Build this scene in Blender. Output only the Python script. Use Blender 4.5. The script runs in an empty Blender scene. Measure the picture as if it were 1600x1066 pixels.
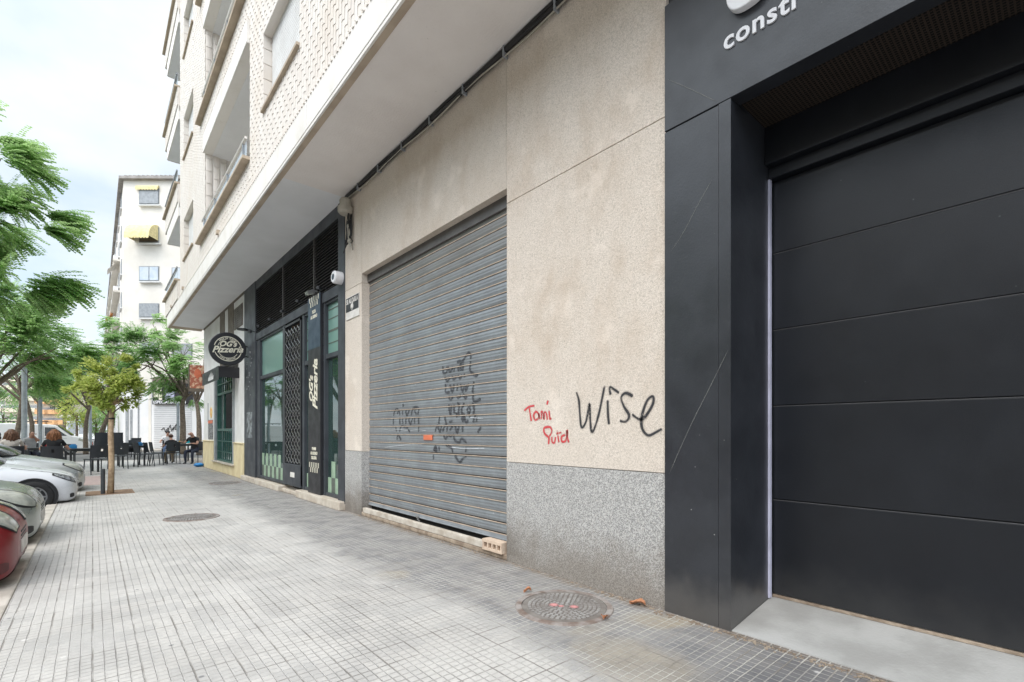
import bpy, bmesh, math, random
from mathutils import Vector, Matrix, noise as mnoise
R = math.radians
random.seed(7)
S = bpy.context.scene
COL = S.collection
# ---------------------------------------------------------------- camera frame helpers
F = 755.6; CX = 800.0; CY = 675.0; H = 1.25
YAW = math.atan2(655.0, F)
SA, CA = math.sin(YAW), math.cos(YAW)
D = 3.037                                   # street facade plane x
def onX(X, u, v=None):
    t = (u - CX) / F
    Y = X * (CA - SA * t) / (SA + CA * t)
    z = SA * X + CA * Y
    return Y if v is None else (Y, H - (v - CY) * z / F)
def atz(u, z):
    xr = (u - CX) / F * z
    return (SA * z + CA * xr, CA * z - SA * xr)
def gnd(u, v, zg=0.0):
    return atz(u, (H - zg) * F / (v - CY))
def hz(v, z):
    return H - (v - CY) * z / F
# ---------------------------------------------------------------- object helpers
WL = {}
def tag(o, label=None, cat=None, group=None, kind=None):
    if label: o['label'] = label
    if cat: o['category'] = cat
    if group: o['group'] = group
    if kind: o['kind'] = kind
    return o
def thing(name, label, cat, loc=(0, 0, 0), rz=0, group=None):
    o = bpy.data.objects.new(name, None); COL.objects.link(o)
    o.location = loc; o.rotation_euler = (0, 0, rz); o.empty_display_size = .1
    WL[o.name] = Vector(loc)
    return tag(o, label, cat, group)
def dup(root, loc, rz=0, label=None, group=None, mats=None, sc=None):
    r = root.copy(); COL.objects.link(r); r.location = loc; r.rotation_euler = (0, 0, rz)
    WL[r.name] = Vector(loc)
    if sc: r.scale = (sc, sc, sc) if not isinstance(sc, tuple) else sc
    if label: r['label'] = label
    if group: r['group'] = group
    def rec(src, dst):
        for ch in list(src.children):
            c = ch.copy(); COL.objects.link(c); c.parent = dst
            if mats and ch.name.split('.')[0] in mats:
                c.data = ch.data.copy(); c.data.materials[0] = mats[ch.name.split('.')[0]]
            rec(ch, c)
    rec(root, r)
    return r
class MB:
    def __init__(s): s.v = []; s.f = []; s.m = []; s.e = None
    def add(s, vs, fs, mi=0):
        b = len(s.v); s.v += [tuple(p) for p in vs]
        s.f += [tuple(b + i for i in f) for f in fs]; s.m += [mi] * len(fs)
        return s
    def box(s, x0, x1, y0, y1, z0, z1, mi=0):
        if x0 > x1: x0, x1 = x1, x0
        if y0 > y1: y0, y1 = y1, y0
        if z0 > z1: z0, z1 = z1, z0
        return s.add([(x, y, z) for z in (z0, z1) for y in (y0, y1) for x in (x0, x1)],
                     [(0, 2, 3, 1), (4, 5, 7, 6), (0, 1, 5, 4), (2, 6, 7, 3), (0, 4, 6, 2), (1, 3, 7, 5)], mi)
    def quad(s, a, b, c, d, mi=0): return s.add([a, b, c, d], [(0, 1, 2, 3)], mi)
    def poly(s, pts, off, mi=0):            # prism from planar polygon swept by off
        n = len(pts); o = Vector(off); q = [Vector(p) + o for p in pts]
        return s.add(list(pts) + q, [tuple(range(n))[::-1], tuple(range(n, 2 * n))] +
                     [(i, (i + 1) % n, n + (i + 1) % n, n + i) for i in range(n)], mi)
    def tube(s, pts, r, n=8, mi=0, cap=True):
        pts = [Vector(p) for p in pts]; k = len(pts)
        rs = r if isinstance(r, (list, tuple)) else [r] * k
        t0 = (pts[1] - pts[0]).normalized()
        a = t0.orthogonal().normalized(); vs = []
        for i, p in enumerate(pts):
            t = (pts[min(i + 1, k - 1)] - pts[max(i - 1, 0)])
            t = t.normalized() if t.length > 1e-9 else t0
            a = (a - t * a.dot(t)); a = a.normalized() if a.length > 1e-6 else t.orthogonal().normalized()
            b = t.cross(a)
            for j in range(n):
                an = 2 * math.pi * j / n
                vs.append(p + (a * math.cos(an) + b * math.sin(an)) * rs[i])
        fs = [(i * n + j, i * n + (j + 1) % n, (i + 1) * n + (j + 1) % n, (i + 1) * n + j) for i in range(k - 1) for j in range(n)]
        if cap: fs += [tuple(range(n))[::-1], tuple((k - 1) * n + j for j in range(n))]
        return s.add(vs, fs, mi)
    def cyl(s, c, ax, r, h, n=24, mi=0, r2=None):
        c = Vector(c); ax = Vector(ax).normalized()
        return s.tube([c, c + ax * h], [r, r if r2 is None else r2], n, mi)
    def lathe(s, c, prof, n=20, mi=0, ax='z'):
        vs = []
        for (r, z) in prof:
            for j in range(n):
                an = 2 * math.pi * j / n
                p = (r * math.cos(an), r * math.sin(an), z)
                if ax == 'y': p = (p[0], z, p[1])
                if ax == 'x': p = (z, p[0], p[1])
                vs.append((c[0] + p[0], c[1] + p[1], c[2] + p[2]))
        k = len(prof)
        fs = [(i * n + j, i * n + (j + 1) % n, (i + 1) * n + (j + 1) % n, (i + 1) * n + j) for i in range(k - 1) for j in range(n)]
        return s.add(vs, fs, mi)
    def ell(s, c, r, n=14, m=9, mi=0, nz=0, seed=0):
        vs = []
        for i in range(m + 1):
            th = math.pi * i / m
            for j in range(n):
                ph = 2 * math.pi * j / n
                d = Vector((math.sin(th) * math.cos(ph), math.sin(th) * math.sin(ph), math.cos(th)))
                k = 1 + nz * mnoise.noise(d * 3 + Vector((seed, 0, 0)))
                vs.append((c[0] + d.x * r[0] * k, c[1] + d.y * r[1] * k, c[2] + d.z * r[2] * k))
        return s.add(vs, [(i * n + j, (i + 1) * n + j, (i + 1) * n + (j + 1) % n, i * n + (j + 1) % n) for i in range(m) for j in range(n)], mi)
    def build(s, name, mat, parent=None, origin=None, smooth=False, bevel=0, sub=0, fix=True, weld=False):
        me = bpy.data.meshes.new(name)
        L = Vector((0, 0, 0))
        if parent is not None: L = WL[parent.name]
        if origin is not None: L = L + Vector(origin)
        o = bpy.data.objects.new(name, me)
        WL[o.name] = L
        me.from_pydata([(x - L.x, y - L.y, z - L.z) for (x, y, z) in s.v], [], s.f)
        for m_ in (mat if isinstance(mat, (list, tuple)) else [mat]): me.materials.append(m_)
        if any(s.m): me.polygons.foreach_set('material_index', s.m)
        if s.e is not None:
            at = me.attributes.new('fade', 'FLOAT', 'POINT'); at.data.foreach_set('value', s.e)
        if fix:
            bm = bmesh.new(); bm.from_mesh(me)
            if weld: bmesh.ops.remove_doubles(bm, verts=bm.verts, dist=1e-4)
            bmesh.ops.recalc_face_normals(bm, faces=bm.faces); bm.to_mesh(me); bm.free()
        if smooth: me.polygons.foreach_set('use_smooth', [True] * len(me.polygons))
        COL.objects.link(o)
        if parent is not None:
            o.parent = parent
            if origin is not None: o.location = origin
        elif origin is not None: o.location = origin
        if bevel:
            b = o.modifiers.new('bevel', 'BEVEL'); b.width = bevel; b.segments = 2; b.limit_method = 'ANGLE'; b.angle_limit = R(40)
        if sub:
            b = o.modifiers.new('sub', 'SUBSURF'); b.levels = sub; b.render_levels = sub
        return o
def lprt(name, mb, mat, root, **k):          # part modelled in its root's local frame
    o = mb.build(name, mat, None, None, **k); o.parent = root; WL[o.name] = WL[root.name]; return o
# ---------------------------------------------------------------- node helper
class NT:
    def __init__(s, nt): s.nt = nt
    def n(s, t, ins=None, **props):
        nd = s.nt.nodes.new(t)
        for k, v in props.items(): setattr(nd, k, v)
        for k, v in (ins or {}).items():
            sk = nd.inputs[k]
            if isinstance(v, bpy.types.NodeSocket): s.nt.links.new(v, sk)
            else:
                try: sk.default_value = v
                except Exception: sk.default_value = (*v, 1.0)
        return nd
    def math(s, op, a, b=0.0, c=None, clamp=False):
        ins = {0: a, 1: b}
        if c is not None: ins[2] = c
        return s.n('ShaderNodeMath', ins, operation=op, use_clamp=clamp).outputs[0]
    def mix(s, f, a, b, bt='MIX'):
        nd = s.nt.nodes.new('ShaderNodeMix'); nd.data_type = 'RGBA'; nd.blend_type = bt
        for i, v in ((0, f), (6, a), (7, b)):
            sk = nd.inputs[i]
            if isinstance(v, bpy.types.NodeSocket): s.nt.links.new(v, sk)
            else: sk.default_value = v if i == 0 else ((*v, 1.0) if len(v) == 3 else v)
        return nd.outputs[2]
    def ramp(s, f, p0, p1, a=0.0, b=1.0):
        return s.n('ShaderNodeMapRange', {0: f, 1: p0, 2: p1, 3: a, 4: b}, interpolation_type='SMOOTHSTEP').outputs[0]
    def noise(s, vec, scale, detail=4, rough=.55, out=0):
        ins = {'Scale': scale, 'Detail': detail, 'Roughness': rough}
        if vec is not None: ins['Vector'] = vec
        return s.n('ShaderNodeTexNoise', ins).outputs[out]
    def pos(s): return s.n('ShaderNodeNewGeometry').outputs['Position']
    def obj(s): return s.n('ShaderNodeTexCoord').outputs['Object']
    def xyz(s, v): return s.n('ShaderNodeSeparateXYZ', {0: v}).outputs
    def vmul(s, v, k): return s.n('ShaderNodeVectorMath', {0: v, 1: k}, operation='MULTIPLY').outputs[0]
def newmat(name):
    m = bpy.data.materials.new(name); m.use_nodes = True
    nt = m.node_tree; nt.nodes.clear()
    T = NT(nt); out = nt.nodes.new('ShaderNodeOutputMaterial')
    return m, T, out
def bsdf(T, out, col, rough=.6, metal=0, spec=.5, bump=None, bdist=.01, **k):
    ins = {'Base Color': col, 'Roughness': rough, 'Metallic': metal, 'Specular IOR Level': spec}
    ins.update(k)
    if bump is not None:
        ins['Normal'] = T.n('ShaderNodeBump', {'Height': bump, 'Strength': 1.0, 'Distance': bdist}).outputs[0]
    b = T.n('ShaderNodeBsdfPrincipled', ins)
    T.nt.links.new(b.outputs[0], out.inputs[0])
    return b
def M(name, col, rough=.6, metal=0, spec=.5, col2=None, ns=6, lo=.35, hi=.65, bump=0, bs=60, coat=0, island=0):
    m, T, out = newmat(name)
    v = T.obj()
    if col2 is None: col2 = tuple(c * .8 for c in col)
    f = T.ramp(T.noise(v, ns, 6), lo, hi)
    c = T.mix(f, col, col2)
    if island:
        rnd = T.n('ShaderNodeNewGeometry').outputs['Random Per Island']
        c = T.mix(T.math('MULTIPLY', rnd, island), c, tuple(x * .55 for x in col))
    rr = T.math('ADD', T.math('MULTIPLY', f, .1), rough - .05)
    bsdf(T, out, c, rr, metal, spec, T.noise(v, bs, 3) if bump else None, bump, **({'Coat Weight': coat, 'Coat Roughness': .05} if coat else {}))
    return m
def lin(r, g, b):
    return tuple(((c / 255 + .055) / 1.055) ** 2.4 if c > 10 else c / 255 / 12.92 for c in (r, g, b))
# ---------------------------------------------------------------- materials
def stone_mat(name, ca, cb, cstain):
    m, T, out = newmat(name); p = T.pos()
    sp = T.noise(p, 150, 2, .8); sp2 = T.noise(p, 62, 3, .75)
    base = T.mix(T.ramp(sp, .42, .56), tuple(x * .88 for x in cb), ca)
    base = T.mix(T.math('MULTIPLY', T.ramp(sp2, .55, .64), .42), base, tuple(x * .5 for x in cb))
    big = T.noise(T.vmul(p, (1, 1, .6)), 1.25, 7, .7)
    stk = T.noise(T.vmul(p, (1, 1, .5)), 3.3, 6, .68)
    z = T.xyz(p)[2]
    f = T.math('MULTIPLY', T.ramp(big, .42, .68), T.ramp(stk, .28, .62), clamp=True)
    f = T.math('MULTIPLY', f, T.ramp(z, .9, 2.2, .25, .95))
    base = T.mix(T.math('MULTIPLY', f, .5), base, cstain)
    pat = T.ramp(T.noise(p, 2.6, 5, .6), .55, .72)
    base = T.mix(T.math('MULTIPLY', pat, .35), base, tuple(min(1, x * 1.2) for x in ca))
    bsdf(T, out, base, .9, 0, .3, T.math('ADD', sp, sp2), .0035)
    return m
m_stone = stone_mat('washed_stone', (.76, .68, .60), (.65, .575, .49), (.47, .36, .26))
m_stone2 = stone_mat('washed_stone_lintel', (.70, .63, .555), (.60, .53, .45), (.46, .365, .275))
def granite():
    m, T, out = newmat('granite_base'); p = T.pos()
    a = T.noise(p, 150, 3, .8); b = T.noise(p, 75, 2, .6); c = T.n('ShaderNodeTexVoronoi', {'Vector': p, 'Scale': 150.0}).outputs['Color']
    g = T.xyz(c)[0]
    col = T.mix(T.ramp(g, .1, .9), (.26, .255, .25), (.57, .56, .54))
    col = T.mix(T.math('MULTIPLY', T.ramp(a, .57, .64), .75), col, (.09, .09, .095))
    col = T.mix(T.math('MULTIPLY', T.ramp(b, .6, .7), .4), col, (.62, .56, .48))
    z = T.xyz(p)[2]; y = T.xyz(p)[1]
    dirt = T.math('MULTIPLY', T.ramp(T.math('ADD', z, T.math('MULTIPLY', T.noise(p, 4, 4), -.55)), .28, -.22), .6)
    wet = T.math('MULTIPLY', T.math('MULTIPLY', T.ramp(y, 3.25, 3.56), T.ramp(z, .6, .15)), T.ramp(T.noise(p, 5, 4), .3, .6))
    col = T.mix(dirt, col, (.17, .135, .1)); col = T.mix(T.math('MULTIPLY', wet, .45), col, (.12, .1, .08))
    bsdf(T, out, col, .75, 0, .4, a, .002); return m
m_granite = granite()
def pave():
    m, T, out = newmat('pavement_tiles'); p = T.pos()
    s = T.xyz(p); x, y = s[0], s[1]
    wob = T.math('MULTIPLY', T.math('SUBTRACT', T.noise(p, 9, 2), .5), .006)
    def line(c, per, w0, w1):
        q = T.math('ABSOLUTE', T.math('SUBTRACT', T.math('FRACT', T.math('ADD', T.math('DIVIDE', T.math('ADD', c, wob), per), 100.0)), .5))
        return T.ramp(q, .5 - w1 / per, .5 - w0 / per)
    def cell(c, per): return T.math('FLOOR', T.math('ADD', T.math('DIVIDE', c, per), 100.5))
    lx, ly = line(x, .05, .0012, .0046), line(y, .05, .0014, .0062)
    jx, jy = line(x, .2, .002, .006), line(y, .2, .002, .006)
    g1 = T.math('MAXIMUM', lx, ly); g2 = T.math('MAXIMUM', jx, jy)
    comb = lambda a, b: T.n('ShaderNodeCombineXYZ', {0: a, 1: b}).outputs[0]
    wn = lambda per: T.n('ShaderNodeTexWhiteNoise', {'Vector': comb(cell(x, per), cell(y, per))}, noise_dimensions='2D').outputs[0]
    big = T.noise(p, .9, 6, .65); med = T.noise(p, 4.5, 5, .65); fin = T.noise(p, 160, 3, .7)
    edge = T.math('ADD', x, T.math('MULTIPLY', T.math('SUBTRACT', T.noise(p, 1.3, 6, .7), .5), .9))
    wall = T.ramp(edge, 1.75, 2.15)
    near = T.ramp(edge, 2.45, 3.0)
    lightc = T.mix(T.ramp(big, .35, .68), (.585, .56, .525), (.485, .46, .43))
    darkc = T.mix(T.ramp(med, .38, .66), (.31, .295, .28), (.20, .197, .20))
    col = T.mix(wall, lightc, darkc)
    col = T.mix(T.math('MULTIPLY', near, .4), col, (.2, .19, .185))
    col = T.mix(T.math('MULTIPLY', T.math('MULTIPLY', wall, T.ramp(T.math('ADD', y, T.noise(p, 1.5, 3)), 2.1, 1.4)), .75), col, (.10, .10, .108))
    gp = T.math('MULTIPLY', T.ramp(T.noise(T.vmul(p, (1, .6, 1)), 1.9, 7, .72), .52, .70), .22)
    col = T.mix(gp, col, (.36, .345, .33))
    col = T.mix(T.math('MULTIPLY', T.ramp(T.math('ADD', x, T.math('MULTIPLY', T.noise(p, 7, 5, .7), .22)), 3.0, 3.14), .75), col, (.17, .125, .085))
    # yellowish repaired tiles next to the manhole
    dx = T.math('SUBTRACT', x, 2.22); dy = T.math('SUBTRACT', y, 1.55)
    dd = T.math('ADD', T.math('MULTIPLY', dx, dx), T.math('MULTIPLY', T.math('MULTIPLY', dy, dy), .45))
    yel = T.math('MULTIPLY', T.ramp(T.math('ADD', dd, T.math('MULTIPLY', T.noise(p, 6, 3), .10)), .15, .07), .3)
    yel2 = T.math('MULTIPLY', T.ramp(T.noise(p, .8, 2), .62, .7), T.math('MULTIPLY', wall, .55))
    col = T.mix(T.math('MAXIMUM', yel, yel2), col, (.43, .34, .20))
    col = T.mix(T.math('MULTIPLY', T.math('SUBTRACT', wn(.2), .35), .42), col, (.28, .275, .275))
    col = T.mix(T.math('MULTIPLY', wn(.05), .16), col, (.26, .255, .25))
    col = T.mix(T.math('MULTIPLY', T.ramp(fin, .5, .75), .3), col, (.25, .24, .23))
    gpatch = T.ramp(T.noise(p, 1.1, 5, .7), .42, .62)
    gc_l = T.mix(gpatch, (.50, .485, .46), (.30, .285, .265))
    gc = T.mix(wall, gc_l, (.56, .53, .48))
    gs = T.math('MULTIPLY', T.math('MULTIPLY', g1, T.math('ADD', .45, T.math('MULTIPLY', wn(.2), .7))), T.ramp(T.noise(p, 2.3, 5, .7), .28, .58, .25, .9))
    col = T.mix(gs, col, gc)
    col = T.mix(T.math('MULTIPLY', g2, T.math('MULTIPLY', T.ramp(T.noise(p, 3, 4), .4, .6), .65)), col, (.15, .13, .11))
    # spots of chewing gum and stains
    vo = T.n('ShaderNodeTexVoronoi', {'Vector': p, 'Scale': 3.2})
    sp = T.math('MULTIPLY', T.ramp(vo.outputs['Distance'], .055, .03), .7)
    col = T.mix(sp, col, (.15, .15, .155))
    vo2 = T.n('ShaderNodeTexVoronoi', {'Vector': T.n('ShaderNodeVectorMath', {0: p, 1: (3.3, 7.1, 0)}).outputs[0], 'Scale': 2.1})
    col = T.mix(T.math('MULTIPLY', T.ramp(vo2.outputs['Distance'], .05, .02), .6), col, (.75, .73, .70))
    h = T.math('SUBTRACT', T.math('MULTIPLY', fin, .08), T.math('MULTIPLY', T.math('MAXIMUM', g1, g2), .9))
    h = T.math('ADD', h, T.math('MULTIPLY', wn(.2), .35))
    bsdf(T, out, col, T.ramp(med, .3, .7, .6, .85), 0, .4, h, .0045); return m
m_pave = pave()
m_redpave = M('red_paving', (.50, .38, .34), .8, col2=(.42, .32, .30), ns=8, bump=.002)
m_kerb = M('kerb_stone', (.58, .53, .47), .8, col2=(.42, .38, .33), ns=4, bump=.003, bs=80)
m_asph = M('asphalt', (.21, .205, .20), .9, col2=(.15, .148, .145), ns=2, bump=.006, bs=200)
m_earth = M('planting_soil', (.30, .20, .13), .95, col2=(.20, .13, .085), ns=12, bump=.03, bs=25)
def soffitm():
    m, T, out = newmat('soffit_paint'); p = T.pos(); y = T.xyz(p)[1]
    f = T.ramp(y, 7.53, 7.56)
    a = T.mix(T.ramp(T.noise(p, 1.2, 6), .35, .7), (.84, .80, .77), (.78, .735, .705))
    b = T.mix(T.ramp(T.noise(p, 1.1, 6), .35, .7), (.82, .825, .84), (.76, .765, .775))
    c = T.mix(f, a, b)
    c = T.mix(T.math('MULTIPLY', T.ramp(T.noise(p, 34, 3), .70, .78), .5), c, (.3, .27, .24))
    bsdf(T, out, c, .9, 0, .2, T.noise(p, 45, 4), .004); return m
m_soffit = soffitm()
m_fascia = M('fascia_render', (.82, .79, .75), .85, col2=(.74, .70, .64), ns=2.2, bump=.002, lo=.45, hi=.75)
m_drip = M('drip_edge', (.52, .43, .33), .85, col2=(.42, .34, .26), ns=3)
def tilem():
    m, T, out = newmat('facade_tile'); p = T.pos()
    rnd = T.n('ShaderNodeNewGeometry').outputs['Random Per Island']
    c = T.mix(rnd, (.74, .695, .64), (.68, .62, .56))
    c = T.mix(T.math('MULTIPLY', T.ramp(T.noise(p, .7, 5), .45, .7), .35), c, (.62, .52, .41))
    bsdf(T, out, c, .55, 0, .4, T.noise(p, 120, 2), .001); return m
m_tile = tilem()
m_joint = M('tile_joint', (.64, .57, .49), .9)
m_slate = None
def slate():
    m, T, out = newmat('black_slate'); p = T.pos()
    f = T.noise(p, 2.2, 6, .65)
    c = T.mix(T.ramp(f, .3, .7), (.019, .021, .026), (.030, .033, .040))
    c = T.mix(T.math('MULTIPLY', T.ramp(T.noise(p, 14, 5, .7), .55, .8), .25), c, (.06, .065, .07))
    v = T.n('ShaderNodeTexVoronoi', {'Vector': p, 'Scale': 9.0}).outputs['Distance']
    z = T.xyz(p)[2]
    c = T.mix(T.math('MULTIPLY', T.ramp(v, .045, .02), T.ramp(z, 1.6, .3, .15, .8)), c, (.42, .42, .4))
    c = T.mix(T.math('MULTIPLY', T.ramp(T.math('ADD', z, T.math('MULTIPLY', T.noise(p, 6, 4), -.3)), .2, -.1), .5), c, (.14, .13, .12))
    bsdf(T, out, c, T.ramp(T.noise(p, 5, 5), .3, .7, .30, .40), 0, .6, T.noise(p, 70, 3), .0007); return m
m_slate = slate()
def doorm():
    m, T, out = newmat('black_door_paint'); p = T.pos()
    c = T.mix(T.ramp(T.noise(p, 1.5, 5), .3, .7), (.006, .0072, .0105), (.0095, .0115, .016))
    v = T.n('ShaderNodeTexVoronoi', {'Vector': p, 'Scale': 6.0}).outputs['Distance']
    z = T.xyz(p)[2]
    c = T.mix(T.math('MULTIPLY', T.ramp(v, .035, .015), T.ramp(z, 1.3, .2, .1, .9)), c, (.4, .4, .4))
    c = T.mix(T.math('MULTIPLY', T.ramp(T.math('ADD', z, T.math('MULTIPLY', T.noise(p, 7, 5), -.35)), .25, -.1), .3), c, (.06, .058, .055))
    bsdf(T, out, c, T.ramp(T.noise(p, 4, 5), .3, .7, .36, .42), 0, .5, T.noise(T.vmul(p, (1, 1, .4)), 260, 2), .0004); return m
m_door = doorm()
m_black = M('black_metal', (.02, .021, .024), .45, spec=.5)
m_blackedge = M('black_groove', (.006, .006, .007), .6)
m_mesh = None
def meshm():
    m, T, out = newmat('brown_perforated_mesh'); p = T.pos(); s = T.xyz(p)
    a = T.math('ABSOLUTE', T.math('SUBTRACT', T.math('FRACT', T.math('MULTIPLY', T.math('ADD', s[1], 50.0), 45.0)), .5))
    b = T.math('ABSOLUTE', T.math('SUBTRACT', T.math('FRACT', T.math('MULTIPLY', T.math('ADD', s[0], 50.0), 45.0)), .5))
    f = T.ramp(T.math('MAXIMUM', a, b), .3, .36)
    c = T.mix(f, (.004, .004, .004), (.045, .032, .024)); bsdf(T, out, c, .7, 0, .3, f, .002); return m
m_mesh = meshm()
def shutterm():
    m, T, out = newmat('galvanised_shutter'); p = T.pos()
    c = T.mix(T.ramp(T.noise(p, 3, 6, .7), .3, .7), (.30, .325, .345), (.225, .24, .255))
    z = T.xyz(p)[2]
    pale = T.ramp(T.noise(p, 6, 6, .7), .55, .75)
    c = T.mix(T.math('MULTIPLY', pale, .3), c, (.46, .47, .48))
    c = T.mix(T.math('MULTIPLY', T.ramp(z, 2.7, 3.4), .45), c, (.20, .175, .14))
    v = T.n('ShaderNodeTexVoronoi', {'Vector': T.vmul(p, (1, 1, .7)), 'Scale': 11.0}).outputs['Distance']
    c = T.mix(T.math('MULTIPLY', T.ramp(v, .09, .04), T.ramp(z, .5, .25)), c, (.75, .76, .76))
    bsdf(T, out, c, .45, .35, .5, T.noise(p, 90, 3), .0006); return m
m_shut = shutterm()
m_seam = M('rusty_seam', (.60, .49, .39), .7, col2=(.46, .36, .28), ns=9)
m_seamd = M('shutter_gap', (.018, .015, .013), .9)
m_conc = M('ramp_concrete', (.42, .415, .40), .85, col2=(.31, .305, .29), ns=2.4, bump=.003, bs=50)
m_concd = M('dirty_concrete', (.42, .34, .26), .9, col2=(.25, .19, .14), ns=7, bump=.01, bs=30)
m_plank = M('old_white_plank', (.60, .55, .48), .8, col2=(.44, .38, .31), ns=6, bump=.002)
m_brickp = M('pale_brick', (.66, .52, .40), .85, col2=(.55, .42, .32), ns=9)
m_lav = M('lavender_strip', (.58, .58, .72), .4)
m_white = M('white_letters', (.80, .80, .82), .45, col2=(.74, .74, .77))
m_whitewall = M('white_wall_paint', (.74, .74, .73), .85, col2=(.66, .655, .64), ns=2, bump=.002)
m_yel = M('yellow_base_paint', (.72, .62, .39), .8, col2=(.64, .53, .32), ns=3, bump=.002)
m_marble = M('marble_step', (.62, .56, .48), .5, col2=(.5, .43, .35), ns=5)
m_green = M('green_window_paint', (.022, .10, .078), .4, col2=(.017, .08, .063))
m_greyfr = M('grey_frame_paint', (.30, .32, .34), .5)
m_anth = M('anthracite_frame', (.050, .056, .066), .5, col2=(.036, .04, .048), ns=3)
m_dark = M('dark_interior', (.012, .012, .013), .8)
m_louv = M('dark_louvre', (.10, .093, .088), .5)
m_brown = M('brown_shutter', (.16, .13, .10), .7)
m_cable = M('cable_rubber', (.018, .017, .017), .6)
m_bxp = M('beige_plastic', (.42, .39, .33), .6)
m_chrome = M('spot_metal', (.5, .5, .5), .3, metal=.8)
m_signw = M('sign_cream', (.80, .76, .62), .5)
m_signb = M('sign_dark', (.022, .022, .026), .45)
m_signblue = M('sign_blue_band', (.03, .055, .085), .45)
m_mint = M('mint_film', (.33, .46, .33), .5)
m_mintd = M('mint_film_dark', (.12, .14, .12), .5)
m_paper = M('paper', (.75, .72, .68), .8)
m_orange = M('orange_sticker', (.75, .20, .10), .6)
def glassm(name, tint, rough, mixf, rmin=.12):
    m, T, out = newmat(name)
    g = T.n('ShaderNodeBsdfGlossy', {'Color': (.9, .95, .95, 1), 'Roughness': rough})
    t = T.n('ShaderNodeBsdfTransparent', {'Color': (*tint, 1)})
    d = T.n('ShaderNodeBsdfDiffuse', {'Color': (*[c * .9 for c in tint], 1)})
    a = T.n('ShaderNodeMixShader', {0: mixf, 1: t.outputs[0], 2: d.outputs[0]})
    fr = T.n('ShaderNodeFresnel', {0: 1.5}).outputs[0]
    k = T.math('ADD', T.math('MULTIPLY', fr, 1.3), rmin, clamp=True)
    b = T.n('ShaderNodeMixShader', {0: k, 1: a.outputs[0], 2: g.outputs[0]})
    T.nt.links.new(b.outputs[0], out.inputs[0]); return m
m_glass = glassm('shop_glass', (.14, .28, .25), .02, .2, .05)
m_frost = glassm('frosted_teal_glass', (.20, .38, .33), .3, .85, .02)
m_wglass = glassm('window_glass', (.35, .42, .46), .03, .6, .2)
m_bglass = glassm('balcony_glass', (.70, .76, .82), .1, .8, .05)
def sprayM(name, col):
    m, T, out = newmat(name); p = T.pos()
    f = T.n('ShaderNodeAttribute', attribute_name='fade').outputs['Fac']
    n = T.noise(p, 260, 3, .8)
    a = T.math('MULTIPLY', T.ramp(f, .05, .75), T.ramp(n, .3, .5, .5, 1.0), clamp=True)
    b = T.n('ShaderNodeBsdfPrincipled', {'Base Color': (*col, 1), 'Roughness': .7, 'Alpha': a})
    T.nt.links.new(b.outputs[0], out.inputs[0]); return m
m_spk = sprayM('black_spray', (.035, .035, .04)); m_spr = sprayM('red_spray', (.62, .06, .07)); m_spg = sprayM('faded_black_spray', (.065, .07, .08))
m_scr = sprayM('pale_scratch', (.17, .175, .165)); m_spp = sprayM('pink_spray', (.62, .28, .27))
m_smear = sprayM('pale_smear', (.16, .2, .22))
def leafM(name, ca, cb, tr=.45):
    m, T, out = newmat(name)
    rnd = T.n('ShaderNodeNewGeometry').outputs['Random Per Island']
    c = T.mix(rnd, ca, cb)
    big = T.ramp(T.noise(T.pos(), .9, 3), .35, .65)
    c = T.mix(T.math('MULTIPLY', big, .5), c, tuple(x * .6 for x in ca))
    a = T.n('ShaderNodeBsdfPrincipled', {'Base Color': c, 'Roughness': .5, 'Specular IOR Level': .35})
    c2 = T.mix(.5, c, tuple(min(1, x * 2.2) for x in cb))
    t = T.n('ShaderNodeBsdfTranslucent', {'Color': c2})
    mx = T.n('ShaderNodeMixShader', {0: tr, 1: a.outputs[0], 2: t.outputs[0]})
    T.nt.links.new(mx.outputs[0], out.inputs[0]); return m
m_leafA = leafM('fresh_leaf', (.15, .31, .11), (.33, .50, .19), .58)
m_leafB = leafM('citrus_leaf', (.22, .33, .06), (.48, .58, .16), .55)
m_leafC = leafM('dark_leaf', (.02, .07, .04), (.04, .11, .05), .3)
m_leafD = leafM('grey_green_leaf', (.11, .25, .09), (.27, .42, .15))
m_leafdry = M('dry_leaf', (.45, .2, .1), .8)
m_bark = M('grey_bark', (.22, .175, .13), .9, col2=(.13, .10, .08), ns=12, bump=.02, bs=30)
m_stake = M('pale_round_wood', (.50, .36, .23), .8, col2=(.34, .23, .14), ns=14, bump=.008, bs=22, island=0)
# ---------------------------------------------------------------- text
def text(s, size, P, ex, ey, extrude=0.003, bold=0.0, shear=0.0, align='CENTER', sx=1.0, spacing=1.0):
    cu = bpy.data.curves.new('t', 'FONT'); cu.body = s; cu.size = size; cu.extrude = extrude
    cu.offset = bold; cu.shear = shear; cu.align_x = align; cu.align_y = 'CENTER'; cu.resolution_u = 4; cu.space_character = spacing
    ob = bpy.data.objects.new('t', cu); COL.objects.link(ob)
    dg = bpy.context.evaluated_depsgraph_get(); dg.update()
    me = bpy.data.meshes.new_from_object(ob.evaluated_get(dg))
    bpy.data.objects.remove(ob); bpy.data.curves.remove(cu)
    ex = Vector(ex); ey = Vector(ey); ez = ex.cross(ey); P = Vector(P)
    vs = [P + ex * (v.co.x * sx) + ey * v.co.y + ez * v.co.z for v in me.vertices]
    fs = [tuple(p.vertices) for p in me.polygons]
    bpy.data.meshes.remove(me)
    return vs, fs
WX, WY = (0, -1, 0), (0, 0, 1)              # wall text frame: reads from the street
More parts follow.
